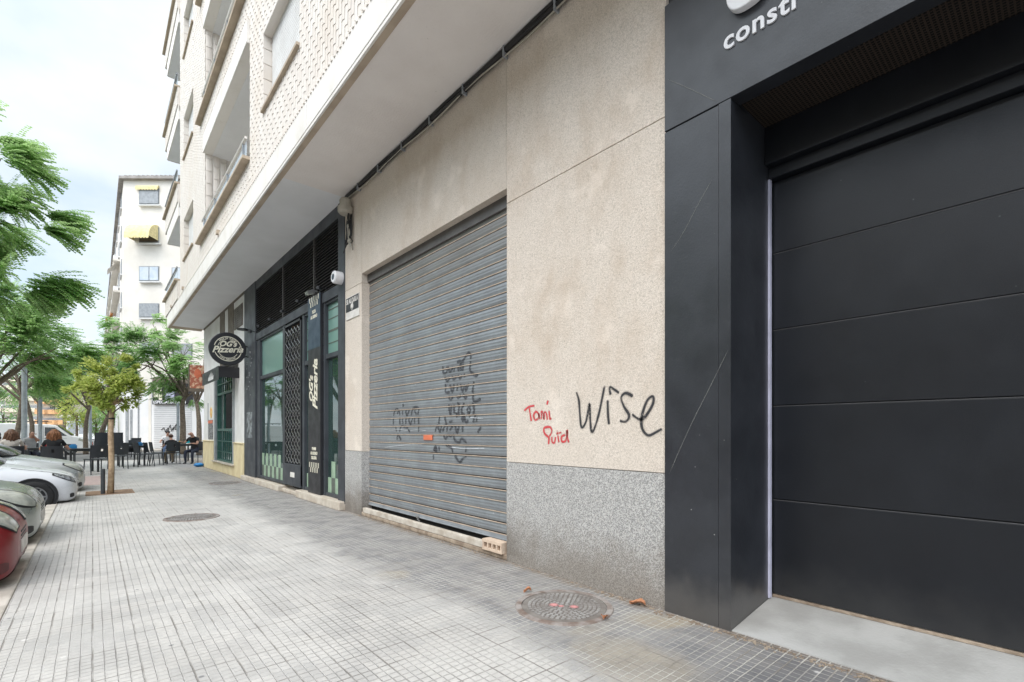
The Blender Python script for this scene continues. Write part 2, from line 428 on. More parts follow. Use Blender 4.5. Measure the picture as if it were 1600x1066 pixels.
# ---------------------------------------------------------------- ground
g = MB().quad((-400, -60, -.125), (400, -60, -.125), (400, 700, -.125), (-400, 700, -.125))
tag(g.build('road', m_asph, fix=False), kind='structure')
pv = MB()
pv.poly([(-.46, -6, 0), (D + .3, -6, 0), (D + .3, 15.0, 0), (-.46, 15.0, 0)], (0, 0, -.12))
pv.poly([(-9, 15.0, 0), (D + .3, 15.0, 0), (D + .3, 20.5, 0), (14, 20.5, 0), (14, 27, 0), (-9, 27, 0)], (0, 0, -.12))
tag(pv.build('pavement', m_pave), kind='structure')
kb = MB()
for i in range(22):
    y0 = -6 + i * .97; kb.box(-.60, -.464, y0 + .004, min(y0 + .966, 14.85), -.125, .006)
kb.box(-9, -.604, 14.85, 14.996, -.125, .006)
kb.box(-9, 14, 27.004, 27.15, -.125, .006)
tag(kb.build('kerb', m_kerb, bevel=.012), kind='structure')
rp = MB().poly([(-1.6, 15.02, .004), (.25, 15.02, .004), (.25, 18.0, .004), (-1.6, 18.0, .004)], (0, 0, -.004))
tag(rp.build('paving_inlay', m_redpave), kind='structure')
fp = MB().box(-30, 60, 42, 47, -.12, .0); tag(fp.build('far_pavement', m_kerb), kind='structure')
# ---------------------------------------------------------------- strokes
def stroke_pts(pts, n=6):
    P = [Vector(p) for p in pts]; out = []
    for i in range(len(P) - 1):
        p0 = P[max(i - 1, 0)]; p1 = P[i]; p2 = P[i + 1]; p3 = P[min(i + 2, len(P) - 1)]
        for k in range(n):
            t = k / n
            out.append(.5 * ((2 * p1) + (p2 - p0) * t + (2 * p0 - 5 * p1 + 4 * p2 - p3) * t * t + (3 * p1 - p0 - 3 * p2 + p3) * t ** 3))
    out.append(P[-1]); return out
def strokes(lines, X, xf, yf, width, surf=None, smooth=6):
    mb = MB(); mb.e = []
    for ln in lines:
        q = stroke_pts([(a, b) for a, b in ln], smooth) if smooth > 1 else [Vector(p) for p in ln]
        w3 = []
        for p in q:
            Y, Z = onX(X, xf(p.x), yf(p.y)); w3.append(Vector((Y, Z)))
        if surf:
            dd = []
            for i in range(len(w3) - 1):
                k = max(1, int((w3[i + 1] - w3[i]).length / .008))
                for j in range(k): dd.append(w3[i].lerp(w3[i + 1], j / k))
            dd.append(w3[-1]); w3 = dd
        b = len(mb.v)
        for i, c in enumerate(w3):
            t = (w3[min(i + 1, len(w3) - 1)] - w3[max(i - 1, 0)])
            t = t.normalized() if t.length > 1e-9 else Vector((1, 0))
            nrm = Vector((-t.y, t.x)); ww = width * (1 + .25 * mnoise.noise(Vector((c.x * 9, c.y * 9, 1))))
            for k, (s_, e_) in enumerate(((-2.3, 0), (-1.0, .3), (-.35, .95), (.35, .95), (1.0, .3), (2.3, 0))):
                q_ = c + nrm * ww * s_
                xx = (surf(q_.y) - .002 if surf else X) - .0025
                mb.v.append((xx, q_.x, q_.y)); mb.e.append(e_ * (.78 + .4 * mnoise.noise(Vector((c.x * 14, c.y * 14, 5)))) if 0 < i < len(w3) - 1 else e_ * .2)
        for i in range(len(w3) - 1):
            for k in range(5):
                a = b + i * 6 + k; mb.f.append((a, a + 1, a + 7, a + 6)); mb.m.append(0)
    return mb

# ---------------------------------------------------------------- MAIN BUILDING
B = thing('apartment_building', 'tall cream apartment block with ribbed tile facade overhanging the pavement', 'building', (D + 3, 8, 0))
yS0, yS1 = onX(D, 792), onX(D, 565)         # shutter opening
yP0, yP1 = onX(D, 1144), onX(D, 1041)       # black pier
yW1 = 7.56
SOF = 4.97
# beige stone walls: bay between portal and shutter, lintel, left pillar
def wallbox(y0, y1, z0, z1, x=D, t=.35, mat=m_stone, name='stone_wall'):
    return MB().box(x, x + t, y0, y1, z0, z1).build(name, mat, B)
g_ = .004
wallbox(yP1, yS0, .962, 3.465 - g_); wallbox(yP1, yS0, 3.465 + g_, SOF)
wallbox(yS0 + 2 * g_, yS1 - g_, 3.62, SOF, D + .004, .35, m_stone2)
wallbox(yS1, yW1, .962, 3.485 - g_, D + .002); wallbox(yS1, yW1, 3.485 + g_, SOF, D + .002, .35, m_stone2)
MB().box(D + .02, D + .2, yP1, yS0, 3.465 - g_, 3.465 + g_).box(D + .02, D + .2, yS1, yW1, 3.485 - g_, 3.485 + g_).box(D + .02, D + .2, yP1, yS0, .956, .962).box(D + .02, D + .2, yS1, yW1, .956, .962).box(D + .02, D + .2, yS0 + .0002, yS0 + 2 * g_ - .0002, 3.62, SOF - .002).build('wall_joint', m_drip, B)
MB().box(D - .003, D + .35, yP1, yS0, 0, .956).build('granite_base', m_granite, B)
MB().box(D - .001, D + .35, yS1, yW1, 0, .956).build('granite_base', m_granite, B)
# soffit, drip, fascia
MB().box(2.10, D + .4, -6, 20.6, SOF, SOF + .2).build('soffit', m_soffit, B)
MB().box(2.03, 2.098, -6, 21.1, SOF - .012, SOF + .2).box(2.098, D, 20.6, 21.1, SOF - .002, SOF + .2).build('drip_edge', m_drip, B)
fm = MB()
ys = [-6, 2.2, 6.2, 11.7, 16.9, 19.6, 21.1]
for a, b in zip(ys[:-1], ys[1:]): fm.box(2.0, 2.03, a + .006, b - .006, SOF + .03, 5.37)
fm.box(2.006, 2.03, -6, 21.1, SOF - .012, SOF + .028)
fm.box(2.03, 3, 21.07, 21.1, SOF, 5.37)
fm.build('fascia', m_fascia, B, bevel=.004)
# ribbed tile facade
PIT = .084
def tiles(mb, y0, y1, z0, z1, x, course=.22, pitch=PIT, axis='y', amp=1.0):
    n = max(1, round((y1 - y0) / pitch)); p = (y1 - y0) / n
    for i in range(n):
        off = (i % 2) * course * .5
        zz = z0 - off
        while zz < z1 - .001:
            a = max(zz, z0); b = min(zz + course - .004, z1)
            if b - a > .01:
                vs = []
                for (z, q) in ((a, .0075), (b, .002)):
                    for (fy, d) in ((.04, 0), (.2, .008), (.5, .012), (.8, .008), (.96, 0)):
                        yy = y0 + (i + fy) * p; dd = x - (d * amp + q * amp)
                        vs.append((dd, yy, z) if axis == 'y' else (yy, dd, z))
                mb.add(vs, [(k, k + 1, k + 6, k + 5) for k in range(4)] + [(0, 1, 2, 3, 4)])
            zz += course
tm = MB(); bk = MB()
XF = 2.06
loggias = [(9.29, 13.68)]; wins = [(6.63, 8.35), (15.5, 17.2)]
TOP = 20.0
def slabwall(y0, y1, z0, z1, tile=True):
    bk.box(XF, XF + .14, y0, y1, z0, z1)
    if tile and z0 < 16.5 and y1 > 0: tiles(tm, max(y0, 0), y1, z0, min(z1, 16.5), XF)
FLH = 3.0
wall_segs = [(2.2, 6.63), (8.35, 9.29), (13.68, 15.5), (17.2, 18.1)]
bk.box(XF, XF + .14, -6, 2.2, 5.38, TOP)
tiles(tm, 0.6, 2.2, 5.38, 8.5, XF)
for (a, b) in wall_segs: slabwall(a, b, 5.38, TOP)
for k in range(5):
    zf = SOF + FLH * k
    for (a, b) in wins:
        if k == 0: slabwall(a, b, 5.38, zf + 1.37)
        slabwall(a, b, zf + 2.57, zf + 3 + 1.37 if k < 4 else TOP)
    a, b = loggias[0]
    # loggia header and parapet
    if k == 0: pz0 = 5.38
    else:
        pz0 = zf + .42
        MB().box(2.0, 2.2, a, b, zf + .0, zf + .41).build('loggia_header', m_fascia, B, bevel=.006)
    bk.box(XF, XF + .14, a, b, pz0, zf + .97); tiles(tm, a, b, pz0, zf + .97, XF)
tm.build('ribbed_tile_cladding', m_tile, B, fix=False)
bk.build('facade_wall', m_joint, B)
# scallop course under the tiles (bottom row stands proud)
sc = MB()
y = 2.2
while y < 18.1:
    sc.cyl((2.015, y + PIT * .5, 5.352), (0, 0, 1), PIT * .36, .05, 8); y += PIT
for k in range(1, 4):
    y = 9.33
    while y < 13.64: sc.cyl((2.018, y, SOF + 3 * k + .41), (0, 0, 1), PIT * .34, .04, 8); y += PIT
sc.build('scalloped_course', m_tile, B)
# caps over fascia joints
for yy in (11.7, 16.9, 19.6):
    MB().box(1.95, 2.02, yy - .06, yy + .06, 5.39, 5.47).build('fascia_cap', m_drip, B)
# windows
for k in range(4):
    zf = SOF + FLH * k
    for wi, (a, b) in enumerate(wins):
        w = MB().box(XF + .10, XF + .14, a + .003, b - .003, zf + 1.372, zf + 2.568)
        for i in range(22): w.box(XF + .094, XF + .102, a + .05, b - .05, zf + 1.40 + i * .053, zf + 1.446 + i * .053)
        wo = w.build('window', m_whitewall, B)
        MB().box(XF - .06, XF + .12, a - .04, b + .04, zf + 1.33, zf + 1.368).build('sill', m_drip, wo)
        jm = MB()
        for z_ in range(5): jm.box(XF - .03, XF + .1, b - .03, b - .002, zf + 1.375 + z_ * .24, zf + 1.605 + z_ * .24)
        jm.box(XF - .03, XF + .1, a + .03, b - .03, zf + 2.54, zf + 2.567)
        jm.build('jamb_tile', m_tile, wo, bevel=.004)
# loggias
for k in range(4):
    zf = SOF + FLH * k; a, b = loggias[0]; zt = zf + FLH
    lo = MB().box(XF + .14, 3.45, a, b, zt + .001, zt + .12).build('loggia', m_soffit, B)
    MB().box(XF + .14, 3.45, a, b, zf + .21, zf + .25).box(3.45, 3.6, a, b, zf + .21, zt).box(XF + .14, 3.45, a - .1, a, zf + .21, zt).box(XF + .14, 3.45, b, b + .12, zf + .21, zt).build('loggia_wall', m_fascia, lo)
    t2 = MB(); tiles(t2, XF - .0, 3.44, zf + .2, zt, b, course=.3, pitch=.15, axis='x', amp=1.6)
    t2.build('reveal_tile', m_tile, lo, fix=False)
    MB().box(1.93, 2.10, a - .02, 14.35, zf + .975, zf + 1.03).build('coping', m_drip, lo, bevel=.004)
    rl = MB().tube([(1.99, a, zf + 1.35), (1.99, b, zf + 1.35)], .024, 8)
    rl.build('handrail', m_fascia, lo)
    for i in range(4): MB().box(1.98, 2.0, a + .2 + i * 1.3, a + .235 + i * 1.3, zf + 1.03, zf + 1.34).build('rail_post', m_greyfr, lo)
    MB().box(2.005, 2.012, a + .03, b - .03, zf + 1.06, zf + 1.31).build('rail_glass', m_bglass, lo)
# corner balconies
for k in range(4):
    zf = SOF + FLH * k
    y0, y1 = 18.1, 21.1
    bc = MB().box(2.03, 3.6, y0, y1, zf - (.001 if k else -.21), zf + .25).build('corner_balcony', m_soffit, B)
    if k: MB().box(2.0, 2.029, y0, y1, zf - .02, zf + .41).box(2.03, 3.6, y1 + .001, y1 + .03, zf - .02, zf + .41).build('balcony_fascia', m_fascia, bc)
    ap = MB(); tiles(ap, y0, 21.45, zf + .42, zf + .97, 1.99); ap.box(1.99, 2.12, y0, 21.45, zf + .415, zf + .97)
    ap.box(2.12, 3.6, 21.33, 21.45, zf + .415, zf + .97)
    ap.build('balcony_parapet', m_tile, bc, fix=False)
    MB().box(1.90, 2.14, y0, 21.58, zf + .975, zf + 1.03).box(2.14, 3.6, 21.3, 21.58, zf + .975, zf + 1.03).build('coping', m_drip, bc)
    MB().tube([(1.97, y0, zf + 1.38), (1.97, 21.3, zf + 1.38), (3.5, 21.3, zf + 1.38)], .025, 6).build('handrail', m_greyfr, bc)
    MB().box(1.985, 1.995, y0, 21.2, zf + 1.06, zf + 1.34).build('rail_glass', m_bglass, bc)
MB().box(XF + .14, 12, 17.96, 18.1, 5.2, TOP).box(3.6, 12, 18.1, 20.5, SOF + .2, TOP).box(2.2, 12, -6, 18.1, TOP - .1, TOP).build('side_wall', m_fascia, B)
# ground floor shell behind the shopfronts
MB().box(D + .0, D + .3, 14.3, 15.5, .93, SOF).box(D, D + .3, 18.55, 20.5, .93, SOF).box(D, D + .3, 15.5, 18.55, 3.1, SOF).box(D + .3, 12, 20.2, 20.5, .93, SOF).build('white_wall', m_whitewall, B)
yb = MB().box(D - .03, D + .3, 14.3, 15.5, 0, .93).box(D - .03, D + .3, 18.55, 20.53, 0, .93).box(D - .03, D + .3, 15.5, 18.55, 0, .29).box(D + .3, 12, 20.2, 20.53, 0, .93)
yb.box(D - .055, D + .3, 14.31, 15.5, .93, .955).box(D - .055, D + .3, 18.55, 20.56, .93, .955)
yb.build('yellow_base', m_yel, B, bevel=.005)
MB().box(D + .35, 9, 7.4, 7.5, 0, SOF).box(9, 9.1, 7.5, 20.2, 0, SOF).box(D + .35, 9, 7.5, 20.2, -.01, .14).build('shop_interior', m_brown, B)
# ---- roller shutter
XS = 3.168; P_ = .112; ZS0 = .20
def shprof(z):
    t = ((z - ZS0) % P_) / P_
    if t < .1: return XS + .012
    u_ = (t - .1) / .9
    return XS - .0085 * math.sin(math.pi * u_) ** .45 - .0022 * math.cos(u_ * 6 * math.pi)
sh = MB(); se = MB(); sg = MB()
nS = int((3.52 - ZS0) / P_)
for i in range(nS + 1):
    zb = ZS0 + i * P_; prof = []
    for k in range(13):
        z = zb + P_ * (.1 + .9 * k / 12); prof.append((shprof(min(z, zb + P_ * .9999)), z))
    vs = [(x, yS0 - .04, z) for x, z in prof] + [(x, yS1 + .001, z) for x, z in prof]
    n = len(prof); sh.add(vs, [(k, k + 1, n + k + 1, n + k) for k in range(n - 1)])
    se.box(XS - .013, XS - .004, yS0 - .04, yS1, zb + .001, zb + .0085)
    sg.box(XS + .006, XS + .018, yS0 - .04, yS1, zb - .007, zb + .0145)
SHT = sh.build('roller_shutter', m_shut, B, smooth=True, fix=False); SHT['label'] = 'grey corrugated metal roller shutter, closed'
se.build('slat_seam', m_seam, SHT); sg.build('slat_gap', m_seamd, SHT)
MB().box(XS - .012, XS + .03, yS0 - .04, yS1, ZS0 - .045, ZS0 - .002).box(XS - .03, XS - .013, yS0 - .04, yS1, ZS0 - .045, ZS0 - .037).build('bottom_bar', m_greyfr, SHT)
MB().tube([(XS - .02, 5.45, .17), (XS - .035, 5.45, .13), (XS - .02, 5.43, .11)], .01, 6).cyl((XS - .03, 5.45, .17), (-1, 0, 0), .02, .02, 10).build('padlock', m_chrome, SHT)
MB().box(XS - .04, XS + .2, yS0 - .04, yS1, 3.50, 3.62).build('shutter_housing', m_louv, SHT)
MB().box(XS + .03, XS + .04, yS0 - .05, yS1 + .2, 0, 3.7).build('shutter_backing', m_dark, SHT)
sx = lambda a: 600 + a / 5.611
sy = lambda b: 540 + b / 5.611
(oy0, oz0), (oy1, oz1) = onX(XS, sx(360), sy(828)), onX(XS, sx(435), sy(785))
MB().box(XS - .024, XS - .015, oy0, oy1, oz0, oz1).build('lock_plate', m_orange, SHT)
GS = [[(515,190),(520,230),(550,225),(545,190)],[(555,190),(580,220),(600,190)],[(615,185),(615,225)],[(640,180),(655,210),(670,170),(675,215)],[(690,170),(690,215)],
 [(640,140),(665,130),(690,135),(700,118),(740,80),(760,118)],[(760,160),(755,215),(800,250),(820,240)],[(530,280),(555,305),(575,280)],[(590,270),(610,290),(630,268)],[(645,262),(665,280),(680,258)],[(700,250),(705,275)],
 [(540,350),(540,400),(575,400)],[(575,350),(600,395),(610,345)],[(640,345),(640,390)],[(665,345),(690,390),(700,345)],[(715,345),(715,385),(740,340)],[(785,330),(775,400)],[(560,450),(585,470),(600,445)],[(630,440),(650,455),(670,435)],[(690,430),(715,455),(725,430)],[(775,430),(790,480),(845,465)],
 [(565,525),(580,590),(590,530)],[(610,530),(615,585)],[(640,525),(655,530),(650,585),(625,580)],[(700,520),(680,560),(690,600)],[(725,575),(745,545),(755,575),(730,585),(750,590)],[(770,520),(790,560),(775,590)],[(635,600),(635,630)],[(675,600),(690,650),(690,600)],[(700,610),(715,660),(740,650)],[(735,605),(755,625)],[(800,610),(780,665)],[(815,630),(810,665)],
 [(485,630),(480,680)],[(530,635),(545,675)],[(570,670),(600,665)],[(450,750),(465,710),(490,750),(500,710)],[(515,750),(530,715),(550,710),(550,750)],[(575,740),(600,710)],[(620,705),(640,750),(655,710)],[(685,705),(690,750)],[(820,755),(850,720)],[(605,790),(625,830),(660,840),(680,820),(720,845)],[(520,790),(540,810),(560,790),(590,800)],
 [(435,920),(450,890),(460,920),(435,910)],[(480,890),(485,920)],[(540,880),(590,900),(600,930)],[(720,900),(715,930)],[(430,960),(435,995)],[(620,965),(660,1010),(690,990),(720,975)],
 [(85,610),(95,575),(120,570),(115,600)],[(130,570),(140,605)],[(165,515),(170,535)],[(160,575),(165,605)],[(190,570),(200,605),(220,570)],[(240,605),(255,560),(300,560),(295,600)],[(265,575),(285,600)],[(80,640),(82,685)],[(135,640),(140,685)],[(160,640),(165,680)],[(190,640),(192,680)],[(215,640),(230,680),(250,640)],[(265,640),(270,680)],[(300,640),(305,680)],[(100,715),(110,750)],[(140,750),(150,715),(210,725)],[(210,740),(230,755)],[(300,710),(305,750)],[(115,825),(120,790),(150,825)]]
def _grow(l):
    cy = sum(b for a, b in l) / len(l); cx = sum(a for a, b in l) / len(l)
    return [(cx + (a - cx) * 1.06, cy + (b - cy) * 1.45) for a, b in l]
GS = [_grow(l) for l in GS]
for ga_, gb2 in ((0, 7), (7, 11), (11, 17), (17, 21), (21, 33), (33, 43), (43, 50), (50, 73)):
    strokes(GS[ga_:gb2], XS - .012, sx, sy, .017, surf=shprof, smooth=4).build('black_graffiti', m_spg, SHT, fix=False)
SCR = [[(0,735),(60,742),(130,736),(210,745),(300,738),(370,748)],[(0,895),(200,870),(330,872)],[(560,885),(700,905),(880,900)],[(265,350),(290,325)],[(750,630),(870,640)]]
m_scw = sprayM('scratch_white', (.5, .52, .54))
for ln in SCR: strokes([ln], XS - .012, sx, sy, .005, surf=shprof, smooth=4).build('pale_scratch', m_scw, SHT, fix=False)
# sill under the shutter
MB().box(D - .004, XS + .05, yS0 - .0, yS1, 0, .055).build('shutter_sill', m_concd, B, bevel=.012)
# ---- black portal of the builder's office
XB = D - .02
po = MB().box(XB, D + .3, yP1, 1.47, 0, 3.335)
po.box(XB, XB + .12, yP1, -6, 3.345, 4.22)
po.build('portal_cladding', m_slate, B, bevel=.002)
MB().box(XB + .001, XB + .03, 1.468, yP0, 0, 3.34).build('portal_edge_slab', m_slate, B)
MB().box(XB + .03, 3.80, yP0, 1.468, 0, 3.34).box(XB + .13, 3.80, yP0, 1.468, 3.34, 3.6).build('portal_jamb', m_slate, B)
MB().box(D + .03, D + .3, yP1 - .001, -6, 4.22, SOF - .001).box(D + .05, D + .2, yP1, yP0, 3.335, 3.345).build('portal_top', m_black, B)
MB().box(XB + .121, 3.8, yP0 - .001, -6, 3.36, 3.40).box(XB + .121, 3.8, yP0 - .001, -6, 3.40, 3.6).build('perforated_ceiling', m_mesh, B)
gd = MB()
XD = 3.644; joints = [.104, .773, 1.434, 1.97, 2.51, 3.02, 3.12]
GD = MB().box(XD + .03, XD + .06, -6, yP0 + .05, .1, 3.4).build('garage_door', m_blackedge, B); GD['label'] = 'black sectional garage door, closed'
for a, b in zip(joints[:-2], joints[1:-1]):
    MB().box(XD, XD + .04, -6, yP0 - .01, a + .004, b - .004).build('door_panel', m_door, GD, bevel=.004)
for zj in joints[1:-2]: MB().box(XD - .0015, XD + .003, -6, yP0 - .012, zj - .0042, zj - .001).build('joint_highlight', M('joint_highlight_grey', (.10, .10, .105), .5), GD)  # pale grey strip at each joint, the edge highlight put in as colour
MB().box(XD - .12, XD + .02, -6, yP0 - .002, 3.1, 3.358).box(XD - .06, XD + .02, -6, yP0 - .002, 3.02, 3.098).build('door_header', m_door, GD, bevel=.004)
MB().box(XD - .005, XD + .02, -6, yP0 - .01, .085, .102).build('door_seal', m_concd, GD)
MB().box(XD - .06, XD - .027, yP0 - .014, yP0 - .001, .085, 3.02).build('guide_strip', m_lav, GD)
rmp = MB().poly([(D - .01, 0, -.02), (D - .01, 0, .006), (XD + .1, 0, .095), (XD + .1, 0, -.02)], (0, 1, 0))
rmp.v = [(x, (yP0 - .002 if yy > .5 else -6), z) for (x, yy, z) in rmp.v]
rmp.build('entrance_ramp', m_conc, B)
# veins on the slate
cx1 = lambda a: 1020 + a / 5.33
cy1 = lambda b: 120 + b / 5.33
idp = lambda a: a
for ln in ([(1043, 124), (1080, 140), (1122, 160)], [(1113, 281), (1093, 316), (1070, 360), (1050, 392)], [(1139, 545), (1110, 604), (1078, 668), (1046, 740)]):
    strokes([ln], XB, idp, idp, .0019, smooth=3).build('slate_vein', m_scr, B, fix=False)
# ---- letters on portal
Y0, Z0 = onX(XB, 1131, 79)
SG = thing('letter_sign', 'raised white letters reading constr on the black portal, under a cut off white emblem', 'sign', (XB, Y0, Z0))
cur = Y0
yend, _ = onX(XB, 1256, 10)
xh, zc = .0, Z0
wtot = Y0 - yend
vs, fs = text('constr', 1.0, (0, 0, 0), (1, 0, 0), (0, 1, 0), .0, .018, align='LEFT', spacing=1.08)
mx = max(v[0] for v in vs); k_ = wtot / mx
_, ztop = onX(XB, 1131, 57)
lt = text('constr', k_, (XB - .004, Y0, Z0 + k_ * .25), WX, WY, .006, .018 * k_, align='LEFT', spacing=1.08)
MB().add(*lt).build('lettering', m_white, SG)
em = MB()
ec = []
cy_, cz_ = onX(XB, 1172, -24)
N_ = 40
for i in range(N_):
    an = 2 * math.pi * i / N_
    ex_ = math.copysign(abs(math.cos(an)) ** .75, math.cos(an)) * .125; ez_ = math.copysign(abs(math.sin(an)) ** .75, math.sin(an)) * .15
    ec.append((ex_, ez_))
outer = ec; inner = [(a * .22, b * .36) for a, b in ec]
V_ = []
for xx in (XB - .055, XB - .004):
    for lst in (outer, inner):
        V_ += [(xx, cy_ - a, cz_ + b) for a, b in lst]
f_ = []
for i in range(N_):
    j = (i + 1) % N_
    f_ += [(i, j, N_ + j, N_ + i), (2 * N_ + i, 3 * N_ + i, 3 * N_ + j, 2 * N_ + j), (i, 2 * N_ + i, 2 * N_ + j, j), (N_ + i, N_ + j, 3 * N_ + j, 3 * N_ + i)]
em.add(V_, f_).build('emblem', m_white, SG, bevel=.006)
# ---- graffiti on the beige wall
gx = lambda a: 780 + a / 4.846
gy = lambda b: 540 + b / 4.846
WI = [[(585,350),(605,420),(612,520),(625,620),(660,570),(685,440),(690,560),(705,655),(750,540),(800,300)],[(822,410),(825,520),(833,600)],[(845,375),(838,315),(875,335),(910,360)],
 [(1015,385),(960,360),(925,395),(945,460),(985,530),(960,575),(912,570)],[(1005,520),(1070,560),(1120,520),(1165,440),(1165,385),(1120,420),(1080,540),(1085,630),(1130,680),(1190,655),(1235,630)]]
gb = strokes(WI, D, gx, gy, .0125).build('black_graffiti', m_spk, B, fix=False); gb['label'] = 'black sprayed word Wise'
RE = [[(190,495),(225,465),(270,455)],[(228,470),(236,520),(245,575)],[(300,520),(280,500),(262,530),(275,565),(300,545),(300,515),(308,560)],[(320,560),(322,500),(335,520),(340,560),(345,505),(360,520),(365,565)],[(395,545),(385,555),(378,490)],[(362,450),(372,415)],
 [(375,750),(378,700),(370,690),(345,665),(342,625),(385,618),(400,650),(380,690)],[(400,690),(402,730),(420,735),(428,690)],[(440,640),(448,700),(455,735)],[(430,668),(475,658)],[(505,675),(475,690),(475,725),(500,725),(512,690),(515,640),(518,700),(530,735)]]
gr = strokes(RE, D, gx, gy, .0105).build('red_graffiti', m_spr, B, fix=False); gr['label'] = 'red sprayed scrawl in two lines'
# ---- things on the pavement by the wall
o = MB().box(3.03, 3.09, 3.95, yS1 - .05, .056, .125).build('loose_plank', m_plank, bevel=.006, origin=(3.06, 5.3, .056)); tag(o, 'long whitish plank lying on the sill below the roller shutter', 'plank')
hb = MB().box(3.0, 3.10, 3.62, 3.93, .056, .085).box(3.0, 3.10, 3.62, 3.93, .135, .165)
for yy in (3.62, 3.69, 3.76, 3.83, 3.905): hb.box(3.001, 3.099, yy, yy + .02, .0855, .1345)
o = hb.build('hollow_brick', m_brickp, origin=(3.05, 3.78, .056), bevel=.002); tag(o, 'pale hollow brick lying at the right end of the shutter sill', 'brick')
def manhole(u, v, label, rot=0, paint=False):
    x, y = gnd(u, v); t = thing('manhole_cover', label, 'manhole cover', (x, y, 0), 0, 'round manhole covers in the pavement')
    MB().lathe((x, y, 0), [(.305, .002), (.305, .009), (.345, .009), (.35, .0)], 48).build('rim', M('rusty_rim', (.17, .12, .095), .8, col2=(.32, .29, .27), ns=9), t)
    c = MB().lathe((x, y, 0), [(0.0001, .006), (.30, .006), (.30, .0)], 48)
    rnd = random.Random(3)
    rr = .26
    for ring in range(1, 9):
        rad = ring * .031; n = int(2 * math.pi * rad / .036)
        for i in range(n):
            a0 = 2 * math.pi * (i + .15 + .5 * (ring % 2)) / n; a1 = a0 + 2 * math.pi * .62 / n
            pts = [(x + q * math.cos(a), y + q * math.sin(a), .006) for q, a in ((rad - .010, a0), (rad + .010, a0), (rad + .010, a1), (rad - .010, a1))]
            c.poly(pts, (0, 0, .005))
    c.m = [0] * 96 + [1] * (len(c.f) - 96); c.build('cover_plate', [m_mhd, m_mh], t)
    if paint:
        q = MB(); q.e = []
        for (dx, dy, r_) in ((-.05, .05, .05), (.03, -.07, .045), (-.03, .0, .03)):
            b = len(q.v); q.v.append((x + dx, y + dy, .0118)); q.e.append(1)
            for i in range(12): q.v.append((x + dx + r_ * math.cos(i * .5236), y + dy + r_ * math.sin(i * .5236), .0118)); q.e.append(0)
            for i in range(12): q.f.append((b, b + 1 + i, b + 1 + (i + 1) % 12)); q.m.append(0)
        q.build('paint_mark', m_spp, t, fix=False)
    return t
m_mh = M('worn_iron', (.33, .315, .30), .75, col2=(.22, .20, .185), ns=7, bump=.001)
m_mhd = M('iron_dirt', (.15, .13, .115), .9, col2=(.22, .20, .18), ns=9)
manhole(881, 948, 'iron manhole cover with pink paint marks close to the granite wall base', paint=True)
manhole(300, 809, 'iron manhole cover in mid pavement, second nearest, in front of the shop step')
manhole(352, 755, 'small looking farthest manhole cover beside the yellow wall base')
def dleaf(x, y, s, rz, label):
    m_ = MB(); n = 10; pts = []
    for i in range(n):
        t = i / (n - 1); w = math.sin(math.pi * t) ** .7 * s * .32 * (1 + .25 * math.sin(i * 2.3))
        pts.append((t, w))
    vs = []
    for t, w in pts:
        for k in (-1, 0, 1): vs.append(((t - .5) * s, k * w, .012 + .02 * abs(k) + .012 * math.sin(t * 5)))
    vs = [(a * math.cos(rz) - b * math.sin(rz) + x, a * math.sin(rz) + b * math.cos(rz) + y, c) for a, b, c in vs]
    m_.add(vs, [(i * 3 + k, i * 3 + k + 1, i * 3 + k + 4, i * 3 + k + 3) for i in range(n - 1) for k in range(2)])
    tag(m_.build('dry_leaf', m_leafdry, origin=(x, y, 0), fix=False), label, 'leaf', 'dry leaves on the pavement')
x, y = gnd(996, 946); dleaf(x, y, .12, 1.8, 'curled orange brown leaf between the near manhole and the wall')
x, y = gnd(944, 969); dleaf(x, y, .07, .6, 'small brown leaf at the near right rim of the near manhole')
x, y = gnd(824, 926); dleaf(x, y, .06, 2.4, 'small brown leaf at the left rim of the near manhole')
# debris line along the wall foot
db = MB(); rnd = random.Random(5)
for i in range(620):
    yy = rnd.choice((rnd.uniform(-.5, 1.9), rnd.uniform(.3, 2.4), rnd.uniform(1.8, 7)))
    xx = D - .02 - abs(rnd.gauss(0, .028)) - (.03 if yy < 1.9 else 0); s_ = rnd.uniform(.003, .011)
    an = rnd.uniform(0, 3.14); c_, q_ = math.cos(an) * s_, math.sin(an) * s_
    db.poly([(xx - c_, yy - q_, .001), (xx + q_ * .5, yy - c_ * .5, .001), (xx + c_, yy + q_, .001), (xx - q_ * .5, yy + c_ * .5, .001)], (0, 0, s_ * .6))
tag(db.build('grit', m_concd), 'brown grit and crumbs gathered along the foot of the wall', 'grit', kind='stuff')
# ---- utilities on the facade
CB = thing('cable_run', 'black bundle of cables fixed along the top of the beige wall', 'cable', (D, 5, 4.9))
for j, (dz, dx, r_) in enumerate(((.0, 0, .021), (.03, .008, .018), (-.035, .004, .008))):
    pts = [(D - .03 - dx, yy * .35 - 2, 4.915 + dz + .010 * math.sin(yy * 1.3 + j * 2) * (2 if j == 2 else 1)) for yy in range(0, 28)]
    MB().tube(pts, r_, 8).build('cable', m_cable if j < 2 else m_bxp, CB, smooth=True)
for i in range(13):
    yy = -1.2 + i * .68
    MB().box(D - .058, D + .003, yy, yy + .018, 4.86, 4.965).build('clip', m_greyfr, CB)
MB().box(D - .02, D + .001, -6, yW1, 4.945, SOF - .001).build('cable_tray', m_cable, CB)
ya, zt_ = onX(D, 557, 308); yb_, zb_ = onX(D, 541, 345)
BX = thing('junction_box', 'beige cable junction box high on the stone pillar with loose cables', 'junction box', (D, (ya + yb_) / 2, zb_))
yc = (ya + yb_) / 2 - .02
MB().lathe((D - .10, yc, 0), [(0.001, zb_ + .10), (.085, zb_ + .10), (.09, zt_ - .03), (.075, zt_), (.001, zt_)], 20).build('box_body', m_bxp, BX, smooth=False)
